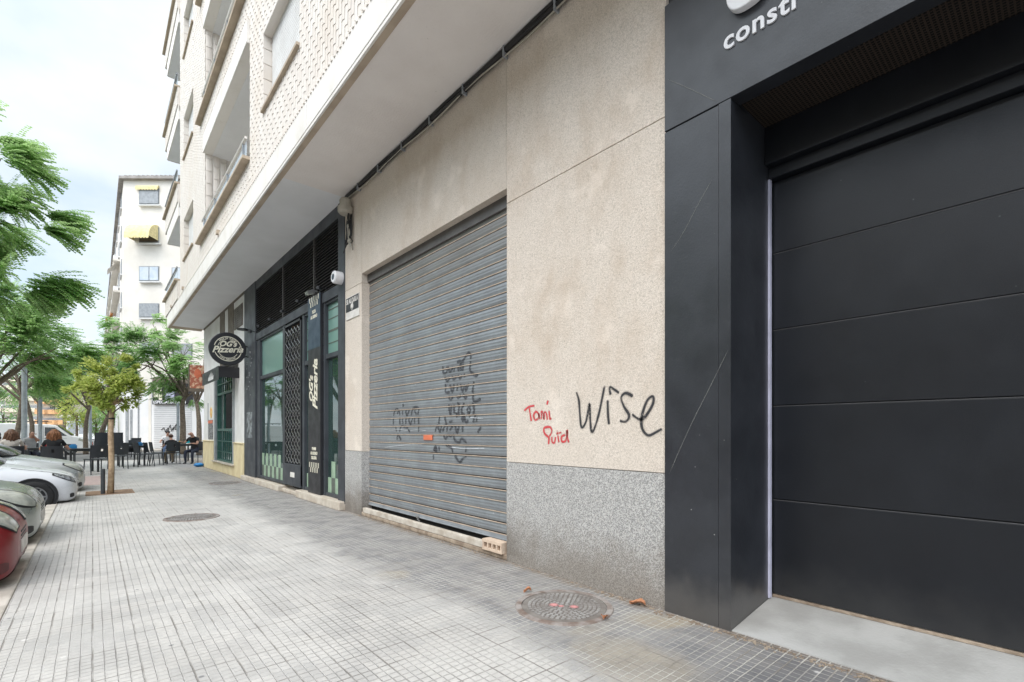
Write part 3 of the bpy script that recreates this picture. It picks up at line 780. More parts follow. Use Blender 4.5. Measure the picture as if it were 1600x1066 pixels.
MB().lathe((D - .10, yc, 0), [(.001, zb_), (.09, zb_), (.115, zb_ + .03), (.115, zb_ + .10), (.08, zb_ + .11)], 20).build('box_cap', m_bxp, BX)
for j in range(6):
    a_ = -.07 + j * .028; L_ = .35 + .1 * (j % 3)
    pts = [(D - .08 + .01 * j, yc + a_, zb_ + .03)] + [(D - .05 - .02 * math.sin(t * .6 + j), yc + a_ + .09 * math.sin(t * .5 + j) * (1 if t < 7 else 0), zb_ - L_ * math.sin(t * math.pi / 10)) for t in range(1, 10)] + [(D - .02, yc + a_ * .5, zb_ + .02)]
    MB().tube(pts, .007 if j % 2 else .011, 6).build('loose_cable', m_cable if j != 2 else m_bxp, BX, smooth=True)
(y1_, zt1), (y2_, zb2) = onX(D, 541.5, 461), onX(D, 562, 492.5)
zt1 = onX(D, 562, 457)[1]
RS = thing('rental_sign', 'small framed sign reading SE ALQUILA on the pillar between shutter and shopfront', 'sign', (D - .004, (y1_ + y2_) / 2, zb2))
MB().box(D - .012, D + .001, y2_, y1_, zb2, zt1).build('sign_board', m_paper, RS)
hh = zt1 - zb2
MB().box(D - .015, D - .0125, y2_ + .012, y1_ - .012, zb2 + hh * .34, zb2 + hh * .97).build('sign_field', m_signb, RS)
yc2 = (y1_ + y2_) / 2
MB().add(*text('SE ALQUILA', .105, (D - .016, yc2, zb2 + hh * .79), WX, WY, .001, .002, sx=.78)).build('lettering', m_paper, RS)
tm_ = MB().cyl((D - .018, yc2 + .0, zb2 + hh * .52), (1, 0, 0), .05, .003, 16); tm_.box(D - .018, D - .0155, yc2 - .022, yc2 + .022, zb2 + hh * .36, zb2 + hh * .47)
tm_.build('sign_mark', m_paper, RS)
# ---------------------------------------------------------------- PIZZERIA SHOPFRONT
SF = thing('shopfront', 'anthracite framed pizzeria shopfront with tall glass panes and a folding gate', 'shopfront', (D, 11, 0))
XA = D - .012
Yf = [yW1, 7.83, 8.56, 9.22, 9.62, 9.72, 10.8, 10.99, 12.88, 13.15, 14.3]
fr = MB()
for a, b, x1 in ((Yf[0], Yf[1], .2), (Yf[9], Yf[10], .25)): fr.box(XA, D + x1, a, b, .1, SOF - .002)
fr.box(XA + .012, D + .2, Yf[1], Yf[9], 3.50, 3.67); fr.box(XA + .012, D + .2, Yf[1], Yf[9], 4.76, SOF - .003)
fr.box(D + .02, D + .16, 8.50, 8.58, .14, 3.5).box(D + .02, D + .16, 9.60, 9.72, .14, 3.5).box(D + .02, D + .16, 10.8, 10.99, .14, 3.5).box(D + .02, D + .16, 12.86, 13.15, .14, 3.5)
for a, b in ((Yf[1], 8.50), (8.58, 9.60), (10.99, 12.86)):
    fr.box(D + .03, D + .15, a, b, 2.52, 2.60).box(D + .03, D + .15, a, b, .14, .20).box(D + .03, D + .15, a, b, 3.46, 3.4999)
fr.build('frame', m_anth, SF, bevel=.004)
lv = MB()
i = 0
z = 3.69
while z < 4.75:
    lv.add([(D + .0, Yf[1], z), (D + .0, Yf[9], z), (D + .05, Yf[9], z + .035), (D + .05, Yf[1], z + .035), (D + .004, Yf[1], z + .008), (D + .004, Yf[9], z + .008), (D + .054, Yf[9], z + .043), (D + .054, Yf[1], z + .043)],
           [(0, 1, 2, 3), (4, 5, 6, 7), (0, 1, 5, 4), (3, 2, 6, 7)]); z += .052
for yy in (9.0, 10.9): lv.box(D - .004, D + .05, yy, yy + .025, 3.67, 4.76)
lv.build('louvre', m_louv, SF); MB().box(D + .08, D + .1, Yf[1], Yf[9], 3.67, 4.76).build('louvre_backing', m_dark, SF)
for a, b in ((Yf[1], 8.50), (8.58, 9.60), (10.99, 12.86)):
    MB().box(D + .08, D + .09, a, b, .2, 2.52).build('glass_pane', m_glass, SF)
    MB().box(D + .08, D + .09, a, b, 2.6, 3.46).build('frosted_pane', m_frost, SF)
    sl = MB()
    for zz in (2.78, 2.98, 3.0, 3.2, 3.36): sl.box(D + .074, D + .079, a, b, zz, zz + .018)
    if b < 10: sl.build('film_stripe', m_mintd, SF)
    ck = MB(); ck2 = MB(); w = .17; yy = a; i = 0
    while yy < b - .02:
        e = min(yy + w, b)
        MB().box(D + .072, D + .0785, yy, e - .002, .2, .459).build('mint_check' if i % 2 else 'dark_check', m_mint if i % 2 else m_mintd, SF)
        if i % 2 == 0: MB().box(D + .072, D + .0785, yy, e - .002, .46, .74).build('mint_check', m_mint, SF)
        yy += w; i += 1
sp_ = MB().box(D - .03, D + .018, 8.585, 9.22, .14, 3.70).build('sign_column', m_signb, SF)
MB().box(D - .033, D - .0305, 8.587, 9.218, 2.75, 3.69).build('blue_band', m_signblue, sp_)
tx = MB(); yc3 = 8.90
tx.add(*text('Pizzeria', .33, (D - .034, yc3 - .07, 2.09), (0, 0, 1), (0, 1, 0), .002, .008, .35, sx=.88))
tx.add(*text("OG's", .25, (D - .034, yc3 + .14, 2.02), (0, 0, 1), (0, 1, 0), .002, .008, .35, sx=.9))
for i, s_ in enumerate(('PIZZA', 'AL HORNO')): tx.add(*text(s_, .08, (D - .034, yc3, 3.41 - i * .09), WX, WY, .002, .003, sx=.8))
for i, s_ in enumerate(('MASAS', 'AL HORNO', 'DE LEÑA')): tx.add(*text(s_, .075, (D - .034, yc3, .945 - i * .082), WX, WY, .002, .003, sx=.9))
tx.build('lettering', m_signw, sp_)
ch = MB()
for zc_ in (3.60, .61):
    for i in range(9):
        ch.box(D - .0355, D - .033, 8.66 + i * .055, 8.66 + i * .055 + .04, zc_ - .0 - (.09 if i % 2 else 0), zc_ + .09 - (.09 if i % 2 else 0))
ch.build('check_band', m_signw, sp_)
# folding gate
ga, gb_ = 9.74, 10.79
GT = MB().box(D + .0, D + .04, ga, ga + .05, .2, 3.46).box(D + .0, D + .04, gb_ - .05, gb_, .2, 3.46).box(D, D + .04, ga, gb_, 3.42, 3.4599).build('folding_gate', m_black, SF)
lt_ = MB(); nC = 5; cw = (gb_ - ga - .1) / nC; chh = .26
for j in range(nC):
    for s_ in (0, 1):
        k = 0; pts = []
        zz = .62
        while zz < 3.4:
            yy = ga + .05 + (j + ((k + s_) % 2)) * cw
            pts.append((D + .012 + .008 * s_, yy, zz)); zz += chh / 2; k += 1
        lt_.tube(pts, .008, 4)
lt_.build('gate_lattice', m_chrome, GT)
MB().box(D - .01, D + .06, ga - .0, gb_, .16, .60).build('gate_kick_panel', m_anth, GT, bevel=.01)
MB().box(D - .013, D - .0105, ga + .35, ga + .62, .34, .44).build('gate_label', m_paper, GT)
MB().box(D + .16, D + .17, ga, gb_, .2, 3.46).build('door_backing', m_dark, SF)
st = MB().box(D - .10, D + .2, yW1 + .002, 9.74, 0, .138).box(D - .02, D + .2, 9.74, 10.9, 0, .07).box(D - .10, D + .2, 10.9, 14.3, 0, .118)
st.build('step', m_marble, SF, bevel=.012)
for yy in (8.3, 9.4, 10.4, 11.3, 12.2, 13.0):
    MB().tube([(D, yy, 3.68), (D - .16, yy, 3.70)], .008, 6).cyl((D - .16, yy, 3.655), (0, 0, 1), .035, .05, 12).build('spotlight', m_black, SF)
x_, z_ = onX(D - .1, 487, 456)
MB().tube([(D, x_, z_ + .02), (D - .1, x_, z_ + .03)], .015, 6).poly([(D - .06, x_ - .07, z_ - .03), (D - .18, x_ - .07, z_ - .07), (D - .20, x_ - .07, z_ - .02), (D - .08, x_ - .07, z_ + .04)], (0, .14, 0)).build('floodlight', m_chrome, SF)
yq, zq = onX(D - .08, 527, 434)
sk = MB().lathe((0, yq, zq), [(.001, D - .15), (.085, D - .15), (.10, D - .13), (.10, D - .012), (.001, D - .012)], 24, ax='x').build('siren', m_white, SF)
MB().lathe((0, yq, zq), [(.001, D - .156), (.045, D - .154), (.05, D - .149)], 20, ax='x').build('siren_badge', m_signblue, sk)
# menu marks on left pillar
pm = MB(); rnd = random.Random(2)
for i in range(26):
    yy = rnd.uniform(13.4, 14.0); zz = rnd.uniform(2.0, 3.3)
    pm.box(XA - .003, XA - .0005, yy, yy + rnd.uniform(.04, .12), zz, zz + .03)
pm.build('menu_lettering', M('faded_letters', (.25, .25, .26), .6), SF)
MB().box(XA - .004, XA - .0005, 13.45, 14.0, 1.1, 1.75).build('menu_board', M('menu_photo', (.25, .28, .3), .4, col2=(.03, .03, .03), ns=7), SF)
# interior: counter and chairs glimpsed through glass
for nm, lab, yy, zz, cc in (('counter', 'long dark counter standing inside the pizzeria behind the glass', 8.3, 1.1, (.06, .05, .045)),):
    o = MB().box(5.2, 5.9, 8.0, 12.5, .14, 1.1).box(5.15, 5.95, 7.95, 12.55, 1.1, 1.15).build(nm, M('counter_wood', cc, .5), origin=(5.5, 10, .14)); tag(o, lab, 'counter')
# ---- round projecting sign
RSg = thing('round_sign', "round black projecting sign lettered OG's Pizzeria in cream beside the awning", 'sign', (2.57, 13.9, 2.93))
cxs, czs = 2.567, 3.335
MB().lathe((cxs, 0, czs), [(.001, 13.85), (.40, 13.85), (.415, 13.865), (.415, 13.935), (.40, 13.95), (.001, 13.95)], 56, ax='y').build('sign_disc', m_signb, RSg)
ring = MB()
def arc(r0, r1, a0, a1, n=40):
    vs = []
    for i in range(n + 1):
        a = R(a0 + (a1 - a0) * i / n)
        for r_ in (r0, r1): vs.append((cxs + r_ * math.cos(a), 13.848, czs + r_ * math.sin(a)))
    ring.add(vs, [(2 * i, 2 * i + 2, 2 * i + 3, 2 * i + 1) for i in range(n)])
arc(.292, .31, 12, 168); arc(.292, .31, 200, 345); arc(.225, .236, 30, 80); arc(.225, .236, 100, 165); arc(.225, .236, 210, 330)
ring.build('sign_ring', m_signw, RSg, fix=False)
st_ = MB(); EX, EZ = (1, 0, 0), (0, 0, 1)
st_.add(*text('Pizzeria', .22, (cxs - .01, 13.846, czs - .02), (1, 0, .09), EZ, .001, .006, .35))
st_.add(*text("OG's", .18, (cxs - .01, 13.846, czs + .12), (1, 0, .06), EZ, .001, .006, .35))
def arctext(s_, r_, a0, a1, size, flip=False):
    n = len(s_)
    for i, c in enumerate(s_):
        a = R(a0 + (a1 - a0) * i / (n - 1)); 
        if c == ' ': continue
        ex = (math.sin(a), 0, -math.cos(a)) if not flip else (-math.sin(a), 0, math.cos(a))
        ez = (math.cos(a), 0, math.sin(a)) if not flip else (-math.cos(a), 0, -math.sin(a))
        st_.add(*text(c, size, (cxs + r_ * math.cos(a), 13.846, czs + r_ * math.sin(a)), ex, ez, .001, .001))
arctext('MASA DE FUERZA', .262, 132, 48, .052)
arctext('HORNO TRADICIONAL', .264, 232, 308, .046, True)
st_.build('lettering', m_signw, RSg)
MB().tube([(cxs + .40, 13.9, czs + .12), (D, 13.9, czs + .10)], .014, 6).tube([(cxs + .40, 13.9, czs - .14), (D, 13.9, czs - .16)], .014, 6).build('bracket', m_black, RSg)
MB().lathe((D - .14, 13.9, 3.86), [(.001, 0), (.12, 0), (.13, .03), (.001, .05)], 16).build('lamp_cap', m_black, RSg)
# ---- corner bar front: green window, awning
ay0, ay1 = 15.78, 18.3
GW = thing('barred_window', 'tall green barred bar window in the white wall under the black awning', 'window', (D, 17, .29))
gf = MB()
gf.box(D + .04, D + .12, ay0, ay0 + .08, .31, 3.1).box(D + .04, D + .12, ay1 - .08, ay1, .31, 3.1)
for zz in (.31, 1.28, 2.42, 3.02): gf.box(D + .035, D + .12, ay0 + .08, ay1 - .08, zz, zz + .07)
gf.box(D + .05, D + .1, 17.25, 17.33, 1.35, 2.42)
gf.build('window_frame', m_green, GW)
gm_ = MB()
for i in range(1, 8):
    yy = ay0 + .08 + i * (ay1 - ay0 - .16) / 8; gm_.box(D + .03, D + .05, yy, yy + .025, .38, 1.28).box(D + .03, D + .05, yy, yy + .025, 2.49, 3.02)
for zz in (.62, .95, 2.75): gm_.box(D + .032, D + .048, ay0 + .08, ay1 - .08, zz, zz + .025)
gm_.build('window_bars', m_green, GW)
MB().box(D + .10, D + .11, 17.3, ay1 - .08, 1.35, 2.42).box(D + .10, D + .11, ay0 + .08, ay1 - .08, .38, 1.28).box(D + .10, D + .11, ay0 + .08, ay1 - .08, 2.49, 3.02).build('window_pane', m_glass, GW)
MB().box(D - .012, D + .12, 15.5, ay0, .29, 3.1).box(D - .012, D + .12, ay1, 18.55, .29, 3.1).build('window_surround', m_greyfr, GW)
MB().box(D - .09, D + .1, 15.4, 18.6, .291, .32).build('sill', m_marble, GW)
MB().box(D + 1.5, D + 1.6, 14, 20, .14, SOF).build('warm_wall', M('warm_interior', (.45, .25, .10), .7, col2=(.1, .05, .03), ns=2), GW)
AW = thing('awning', 'black awning with a white emblem above the green barred window', 'awning', (D, 16.3, 2.8))
MB().add([(D, 15.0, 3.22), (D, 17.4, 3.22), (2.55, 17.4, 3.0), (2.55, 15.0, 3.0), (D, 15.0, 3.19), (D, 17.4, 3.19), (2.56, 17.4, 2.97), (2.56, 15.0, 2.97)], [(0, 1, 2, 3), (4, 5, 6, 7), (0, 3, 7, 4), (1, 2, 6, 5), (2, 3, 7, 6), (0, 1, 5, 4)]).build('canopy', M('awning_top', (.12, .12, .125), .8), AW)
MB().box(2.54, 2.555, 14.9, 17.45, 2.66, 3.02).box(2.555, D, 14.9, 14.912, 2.72, 3.01).build('valance', m_signb, AW)
fl = MB(); rnd = random.Random(4)
for i in range(7):
    a = i / 6; fl.poly([(2.538, 16.45 - a * .7, 2.72), (2.538, 16.35 - a * .7, 2.72), (2.538, 16.30 - a * .7, 2.84 + .12 * math.sin(a * 3.14)), (2.538, 16.42 - a * .7, 2.80)], (-.002, 0, 0))
fl.build('emblem', m_whitewall, AW)
# vents and brown panels up on the white wall
for i, (a, b) in enumerate(((17.5, 16.85), (16.3, 15.6))):
    q = MB().box(D - .02, D + .01, b, a, 3.2, SOF - .01).build('wall_panel', m_brown, B)
vw = MB().box(D - .014, D + .01, 14.5, 15.0, 4.12, 4.71).box(D - .014, D + .01, 15.06, 15.5, 4.12, 4.71).build('vent_window', m_brown, B)
vb = MB()
for i in range(9): vb.box(D - .02, D - .0145, 14.52, 15.48, 4.15 + i * .062, 4.18 + i * .062)
vb.build('vent_slats', m_louv, vw)
MB().box(D - .018, D + .01, 14.3, 20.5, SOF - .06, SOF - .001).build('top_shadow_strip', m_brown, B)  # raised brown strip stands in for the shadow line under the soffit
# posters
for (nm, lab, y0, y1, z0, z1, mt) in (('menu_poster', 'black chalk menu board with red heading on the white wall by the window', 18.75, 19.6, 1.0, 1.66, M('menu_black', (.03, .03, .035), .6, col2=(.35, .35, .35), ns=14)),
        ('price_poster', 'small orange and yellow round poster on the white wall above the menu', 18.9, 19.25, 1.7, 2.1, M('poster_or', (.75, .35, .08), .6, col2=(.8, .65, .3), ns=9)),
        ('narrow_plaque', 'narrow grey plaque on the white wall left of the orange poster', 19.6, 19.7, 1.6, 2.25, m_greyfr)):
    m_ = MB()
    if nm == 'price_poster': m_.cyl((D - .012, (y0 + y1) / 2, (z0 + z1) / 2), (1, 0, 0), .19, .012, 20)
    else: m_.box(D - .012, D, y0, y1, z0, z1)
    t = m_.build(nm, mt, origin=(D, (y0 + y1) / 2, z0), bevel=.002); tag(t, lab, 'poster' if 'poster' in nm else 'plaque')
    if nm == 'menu_poster': MB().box(D - .016, D - .0125, y0 + .02, y1 - .02, z1 - .12, z1 - .02).build('heading', m_orange, t)
FB = thing('food_banner', 'orange and red food picture board hanging at the far street corner', 'banner', (2.87, 20.65, 2.7))
MB().box(2.62, 3.12, 20.63, 20.67, 2.82, 3.66).build('banner_panel', M('food_picture', (.72, .50, .34), .5, col2=(.42, .12, .07), ns=9, lo=.42, hi=.56), FB)
MB().box(2.59, 2.62, 20.62, 20.68, 2.8, 3.68).box(3.12, 3.15, 20.62, 20.68, 2.8, 3.68).box(2.59, 3.15, 20.62, 20.68, 2.70, 2.82).build('banner_frame', m_brown, FB)
MB().ell((2.86, 20.62, 3.36), (.10, .012, .16), 12, 8, nz=.6).build('food_motif', m_orange, FB)
tb = MB().ell((0, 0, .07), (.16, .13, .07), 14, 8, nz=.5); x, y = gnd(311, 729.5)
tb.v = [(a + x, b + y, c) for a, b, c in tb.v]
tag(tb.build('plastic_bag', M('blue_plastic', (.02, .22, .55), .35), origin=(x, y, 0), smooth=True), 'crumpled bright blue plastic bag on the ground by the building corner', 'bag')
# ---------------------------------------------------------------- CARS (nose at x=0 pointing +x, wheels on z=0)
def catmull(tab, s):
    n = len(tab) - 1; q = min(max(s, 0), .99999) * n; i = int(q); t = q - i
    p0, p1, p2, p3 = tab[max(i - 1, 0)], tab[i], tab[i + 1], tab[min(i + 2, n)]
    return .5 * (2 * p1 + (p2 - p0) * t + (2 * p0 - 5 * p1 + 4 * p2 - p3) * t * t + (3 * p1 - p0 - 3 * p2 + p3) * t ** 3)
m_tyre = M('tyre_rubber', (.018, .018, .019), .8); m_rim = M('alloy_rim', (.42, .42, .43), .3, metal=.9)
m_lens = M('headlight_lens', (.45, .46, .40), .12, col2=(.30, .31, .28), ns=9, spec=.9)
m_lensd = M('smoked_lens', (.06, .065, .07), .08, col2=(.35, .36, .38), ns=18, spec=.9)
m_cglass = M('car_glass', (.02, .025, .03), .05, spec=.8); m_trim = M('black_plastic_trim', (.02, .02, .022), .6)
def car(name, label, loc, paint, hood=.0, W=.88, rz=0, lens=m_lens, L=4.3, wheelx=-.86, lamp='long', sc=1.0, fogm=None, stripe=False, group='cars parked nose in to the kerb'):
    t = thing(name, label, 'car', loc, rz, group); t.scale = (sc, sc, sc)
    X_ = [0, -.03, -.10, -.22, -.42, -.80, -1.25, -2.0, -3.0, -3.7, -L + .15, -L]
    Wd = [.40, .55, .68, .77, .83, .87, .88, .88, .88, .86, .78, .60]
    ZT = [.52, .60, .68, .74, .80, .88, .96, .98, .98, 1.0, .95, .80]
    ZB = [.30, .22, .18, .17, .17, .17, .17, .17, .17, .18, .24, .38]
    ZT = [z + (hood if 0 < i < 11 else hood * .5) for i, z in enumerate(ZT)]
    def sec(s, q):          # q 0..1 from top centre to bottom centre
        x = catmull(X_, s); w = catmull(Wd, s) * W / .88; zt = catmull(ZT, s); zb = catmull(ZB, s)
        tab = [(0, 1.0), (.45, .985), (.78, .93), (.93, .80), (1.0, .60), (1.0, .38), (.98, .16), (.90, .02), (.55, 0), (0, 0)]
        yy = catmull([a for a, b in tab], q); zz = catmull([b for a, b in tab], q)
        return Vector((x, yy * w, zb + (zt - zb) * zz))
    NS, NQ = 44, 22
    mb = MB()
    for sgn in (-1, 1):
        vs = [(p.x, sgn * p.y, p.z) for i in range(NS + 1) for p in [sec((i / NS) ** 1.25, j / NQ) for j in range(NQ + 1)]]
        mb.add(vs, [(i * (NQ + 1) + j, i * (NQ + 1) + j + 1, (i + 1) * (NQ + 1) + j + 1, (i + 1) * (NQ + 1) + j) for i in range(NS) for j in range(NQ)])
        for (i0) in (0, NS):
            c = len(mb.v); p = [(v.x, sgn * v.y, v.z) for v in [sec((i0 / NS) ** 1.25, j / NQ) for j in range(NQ + 1)]]
            mb.add(p, [tuple(range(NQ + 1))])
    # greenhouse
    gx_ = [-1.15, -1.9, -2.6, -3.5, -4.0]; 
    body = lprt('body', mb, paint, t, smooth=True, weld=True)
    gh = MB(); lv_ = []
    for (x0, x1, z, w) in ((-1.15, -4.05, .96 + hood, .80), (-1.25, -3.98, 1.05 + hood, .785), (-1.75, -3.7, 1.34 + hood * .5, .66), (-2.0, -3.45, 1.42 + hood * .5, .60), (-2.3, -3.1, 1.44 + hood * .5, .45)):
        n = 28; ring_ = []
        for i in range(n):
            a = 2 * math.pi * i / n; c_, s_ = math.cos(a), math.sin(a)
            ring_.append(((x0 + x1) / 2 + (x0 - x1) / 2 * math.copysign(abs(c_) ** .45, c_), w * W / .88 * math.copysign(abs(s_) ** .45, s_), z))
        lv_.append(ring_)
    n = 28
    gh.add([p for r_ in lv_[:3] for p in r_], [(k * n + i, k * n + (i + 1) % n, (k + 1) * n + (i + 1) % n, (k + 1) * n + i) for k in range(2) for i in range(n)])
    lprt('windows', gh, m_cglass, t, smooth=True)
    rf = MB(); rf.add([p for r_ in lv_[2:] for p in r_], [(k * n + i, k * n + (i + 1) % n, (k + 1) * n + (i + 1) % n, (k + 1) * n + i) for k in range(2) for i in range(n)] + [tuple(2 * n + i for i in range(n))])
    for sg_ in (-1, 1):
        rf.tube([(-1.2, sg_ * .77, .98 + hood), (-1.75, sg_ * .66, 1.34 + hood * .5)], .03, 6).tube([(-2.6, sg_ * .79, 1.0 + hood), (-2.65, sg_ * .665, 1.34 + hood * .5)], .03, 6)
    lprt('roof', rf, paint, t, smooth=True)
    # surface patches
    def patch(shape, off=.006, sides=(-1, 1), n=12):
        out = []
        for sg_ in sides:
            mb2 = MB(); vs = []
            for i in range(n + 1):
                for j in range(n + 1):
                    s, q = shape(i / n, j / n)
                    p = sec(s, q); ds = sec(s + .004, q) - sec(s - .004 if s > .004 else s, q); dq = sec(s, q + .01) - sec(s, q - .01)
                    nn = ds.cross(dq); nn = nn.normalized() if nn.length > 1e-9 else Vector((1, 0, 0))
                    if nn.dot(p - Vector((p.x - .3, 0, .55))) < 0: nn = -nn
                    p = p + nn * off; vs.append((p.x, sg_ * p.y, p.z))
            mb2.add(vs, [(i * (n + 1) + j, i * (n + 1) + j + 1, (i + 1) * (n + 1) + j + 1, (i + 1) * (n + 1) + j) for i in range(n) for j in range(n)])
            out.append(mb2)
        return out
    if lamp == 'long':
        f1 = lambda a, b: (.10 + .24 * a, .245 + .10 * a * 0 + (b - .5) * .18 * math.sin(math.pi * (.08 + .86 * a)) ** .6 - .03 * a + .04)
    elif lamp == 'slit':
        f1 = lambda a, b: (.09 + .25 * a, .30 + (b - .5) * .12 * math.sin(math.pi * (.1 + .8 * a)) ** .7 - .05 * a)
    else:
        f1 = lambda a, b: (.06 + .29 * a, .185 + (b - .5) * .17 * math.sin(math.pi * (.2 + .72 * a)) ** .5 - .04 * a)
    f2 = lambda a, b: (f1(-.05 + 1.1 * a, .5)[0], f1(min(max(a, 0), 1), -.12 + 1.24 * b)[1])
    for mb2 in patch(f2, .0035): lprt('headlight_rim', mb2, m_trim, t, smooth=True)
    for mb2 in patch(f1, .0075): lprt('headlight', mb2, lens, t, smooth=True, fix=True)
    for mb2 in patch(lambda a, b: (.11 + .08 * a, .64 + (b - .5) * .10 * math.sin(math.pi * (.15 + .7 * a)) ** .5), .004): lprt('fog_lamp', mb2, fogm or m_trim, t, smooth=True)
    for mb2 in patch(lambda a, b: (.0 + .20 * a, .80 + .10 * b), .005): lprt('lower_lip', mb2, m_trim, t, smooth=True)
    gl = MB()
    for k in range(6): gl.box(-.03, .003, -.20, .20, .50 - k * .035, .515 - k * .035)
    lprt('grille', gl, m_trim, t)
    lprt('number_plate', MB().box(-.01, .012, -.22, .22, .33, .44), m_paper, t, bevel=.004)
    if stripe:
        lprt('bonnet_seam', MB().tube([tuple(Vector((1, -1, 1)) * sec(.10 + .4 * k / 10, .20) + Vector((0, 0, .001))) for k in range(11)], .004, 5), m_trim, t)
    # wheels and arches
    for wx in (wheelx, wheelx - 2.6):
        for sg_ in (-1, 1):
            y_ = sg_ * W
            ah = MB().lathe((wx, 0, .33), [(.001, y_ - sg_ * .02), (.37, y_ - sg_ * .02), (.385, y_ + sg_ * .008), (.36, y_ + sg_ * .008), (.35, y_ - sg_ * .01), (.001, y_ - sg_ * .012)], 36, ax='y')
            lprt('wheel_arch', ah, m_trim, t)
            w_ = lprt('wheel', MB().lathe((wx, 0, .32), [(.20, y_ - sg_ * .18), (.29, y_ - sg_ * .18), (.32, y_ - sg_ * .14), (.32, y_ - sg_ * .0), (.30, y_ + sg_ * .022), (.22, y_ + sg_ * .022), (.20, y_ + sg_ * .01)], 36, ax='y'), m_tyre, t, smooth=True)
            rm = MB().lathe((wx, 0, .32), [(.001, y_ + sg_ * .005), (.06, y_ + sg_ * .012), (.07, y_), (.001, y_ - sg_ * .0)], 20, ax='y').lathe((wx, 0, .32), [(.19, y_ + sg_ * .016), (.215, y_ + sg_ * .018), (.215, y_ - sg_ * .02), (.19, y_ - sg_ * .02)], 32, ax='y')
            for k in range(7):
                a = k * 2 * math.pi / 7; c_, s_ = math.cos(a), math.sin(a)
                rm.poly([(wx + c_ * .04 - s_ * .022, y_ + sg_ * .008, .32 + s_ * .04 + c_ * .022), (wx + c_ * .04 + s_ * .022, y_ + sg_ * .008, .32 + s_ * .04 - c_ * .022),
                         (wx + c_ * .2 + s_ * .014, y_ + sg_ * .012, .32 + s_ * .2 - c_ * .014), (wx + c_ * .2 - s_ * .014, y_ + sg_ * .012, .32 + s_ * .2 + c_ * .014)], (0, -sg_ * .015, 0))
            o_ = lprt('rim', rm, m_rim, t); o_.parent = w_
    for sg_ in (-1, 1): lprt('mirror', MB().ell((-1.55, sg_ * .95, 1.02 + hood), (.07, .11, .075), 10, 7), paint, t, smooth=True)
    return t
def paintM(name, c, m=.3): return M(name, c, .3, metal=m, col2=tuple(x * .93 for x in c), ns=2, coat=.35)
car('red_car', 'dark red car, nearest of the parked row, only its nose in the picture', (-.47, 6.15, -.12), M('red_paint', (.20, .006, .010), .38, spec=.35, col2=(.17, .005, .008), ns=2, coat=.15), hood=.0, lens=m_lens, lamp='round', fogm=M('red_recess_shade', (.09, .004, .006), .5))  # fog patch in darker red, the recess shade put into the paint colour
car('silver_car', 'greenish silver car with long pale headlight parked just beyond the red car', (-.46, 8.15, -.12), paintM('silver_paint', (.36, .385, .36), .5), hood=.0, lens=m_lens, lamp='long', stripe=True)
car('white_car', 'white car with dark slit headlight and visible front wheel in the parked row', (-.22, 12.2, -.12), paintM('white_paint', (.70, .71, .74), 0), hood=.04, lens=m_lensd, lamp='slit', fogm=None, stripe=True, wheelx=-.66, sc=.82)
car('grey_car', 'light grey car farthest in the parked row, next to the cafe terrace', (-.14, 14.2, -.12), paintM('grey_paint', (.50, .515, .52), .4), hood=.10, sc=.86, lens=m_lens, lamp='slit')
x, y = atz(122, 42); car('orange_car', 'small orange red car beyond the white van', (x + 1, y, -.12), paintM('orange_paint', (.7, .1, .02), .1), sc=.9, group='distant cars')
x, y = atz(4, 34); car('dark_car', 'dark car half hidden behind tree trunks at the left edge', (x + .6, y, -.12), paintM('dark_paint', (.03, .035, .05), .2), rz=0, group='distant cars')
# white van, side on
vx, vy = atz(141, 30)
VN = thing('white_van', 'white delivery van with a roof rack standing side on behind the terrace', 'van', (vx, vy, -.12), R(-3))
prof = [(0, .35), (.02, .7), (-.1, .92), (-.55, 1.08), (-.85, 1.15), (-1.45, 1.72), (-1.7, 1.80), (-3.0, 1.86), (-4.4, 1.86), (-4.5, 1.7), (-4.55, .4), (-4.5, .25), (-.1, .22)]
lprt('body', MB().poly([(a, -.85, b) for a, b in prof], (0, 1.7, 0)), paintM('van_white', (.78, .78, .78), 0), VN, bevel=.05)
lprt('side_window', MB().poly([(-1.0, -.853, 1.14), (-1.52, -.853, 1.62), (-1.95, -.853, 1.64), (-1.95, -.853, 1.14)], (0, -.006, 0)), m_cglass, VN)
lprt('windscreen', MB().poly([(-.80, -.7, 1.165), (-1.42, -.7, 1.74), (-1.42, .7, 1.74), (-.80, .7, 1.165)], (.02, 0, .02)), m_cglass, VN)
lprt('door_seam', MB().box(-2.02, -2.0, -.856, -.852, .3, 1.7).box(-3.1, -3.08, -.856, -.852, .3, 1.75).box(-4.4, -1.0, -.856, -.852, .98, .995), m_greyfr, VN)
lprt('door_handle', MB().box(-1.95, -1.8, -.87, -.852, .98, 1.03), m_trim, VN)
lprt('headlight', MB().poly([(-.12, -.856, .72), (-.5, -.856, .86), (-.45, -.856, 1.0), (-.14, -.856, .86)], (0, -.006, 0)), m_lens, VN)
for wx in (-.85, -3.6):
    w_ = lprt('wheel', MB().lathe((wx, 0, .32), [(.18, -.7), (.32, -.72), (.32, -.85), (.29, -.87), (.2, -.87)], 24, ax='y'), m_tyre, VN)
    o_ = lprt('rim', MB().lathe((wx, 0, .32), [(.001, -.868), (.2, -.872), (.2, -.84)], 20, ax='y'), m_rim, VN); o_.parent = w_
rk = MB().tube([(-1.8, -.75, 1.97), (-4.4, -.75, 1.99)], .02, 5).tube([(-1.8, .75, 1.97), (-4.4, .75, 1.99)], .02, 5)
for i in range(6): rk.tube([(-1.9 - i * .48, -.75, 1.98), (-1.9 - i * .48, .75, 1.98)], .018, 5).tube([(-1.9 - i * .48, -.75, 1.84), (-1.9 - i * .48, -.75, 1.98)], .018, 5)
lprt('roof_rack', rk, m_trim, VN)
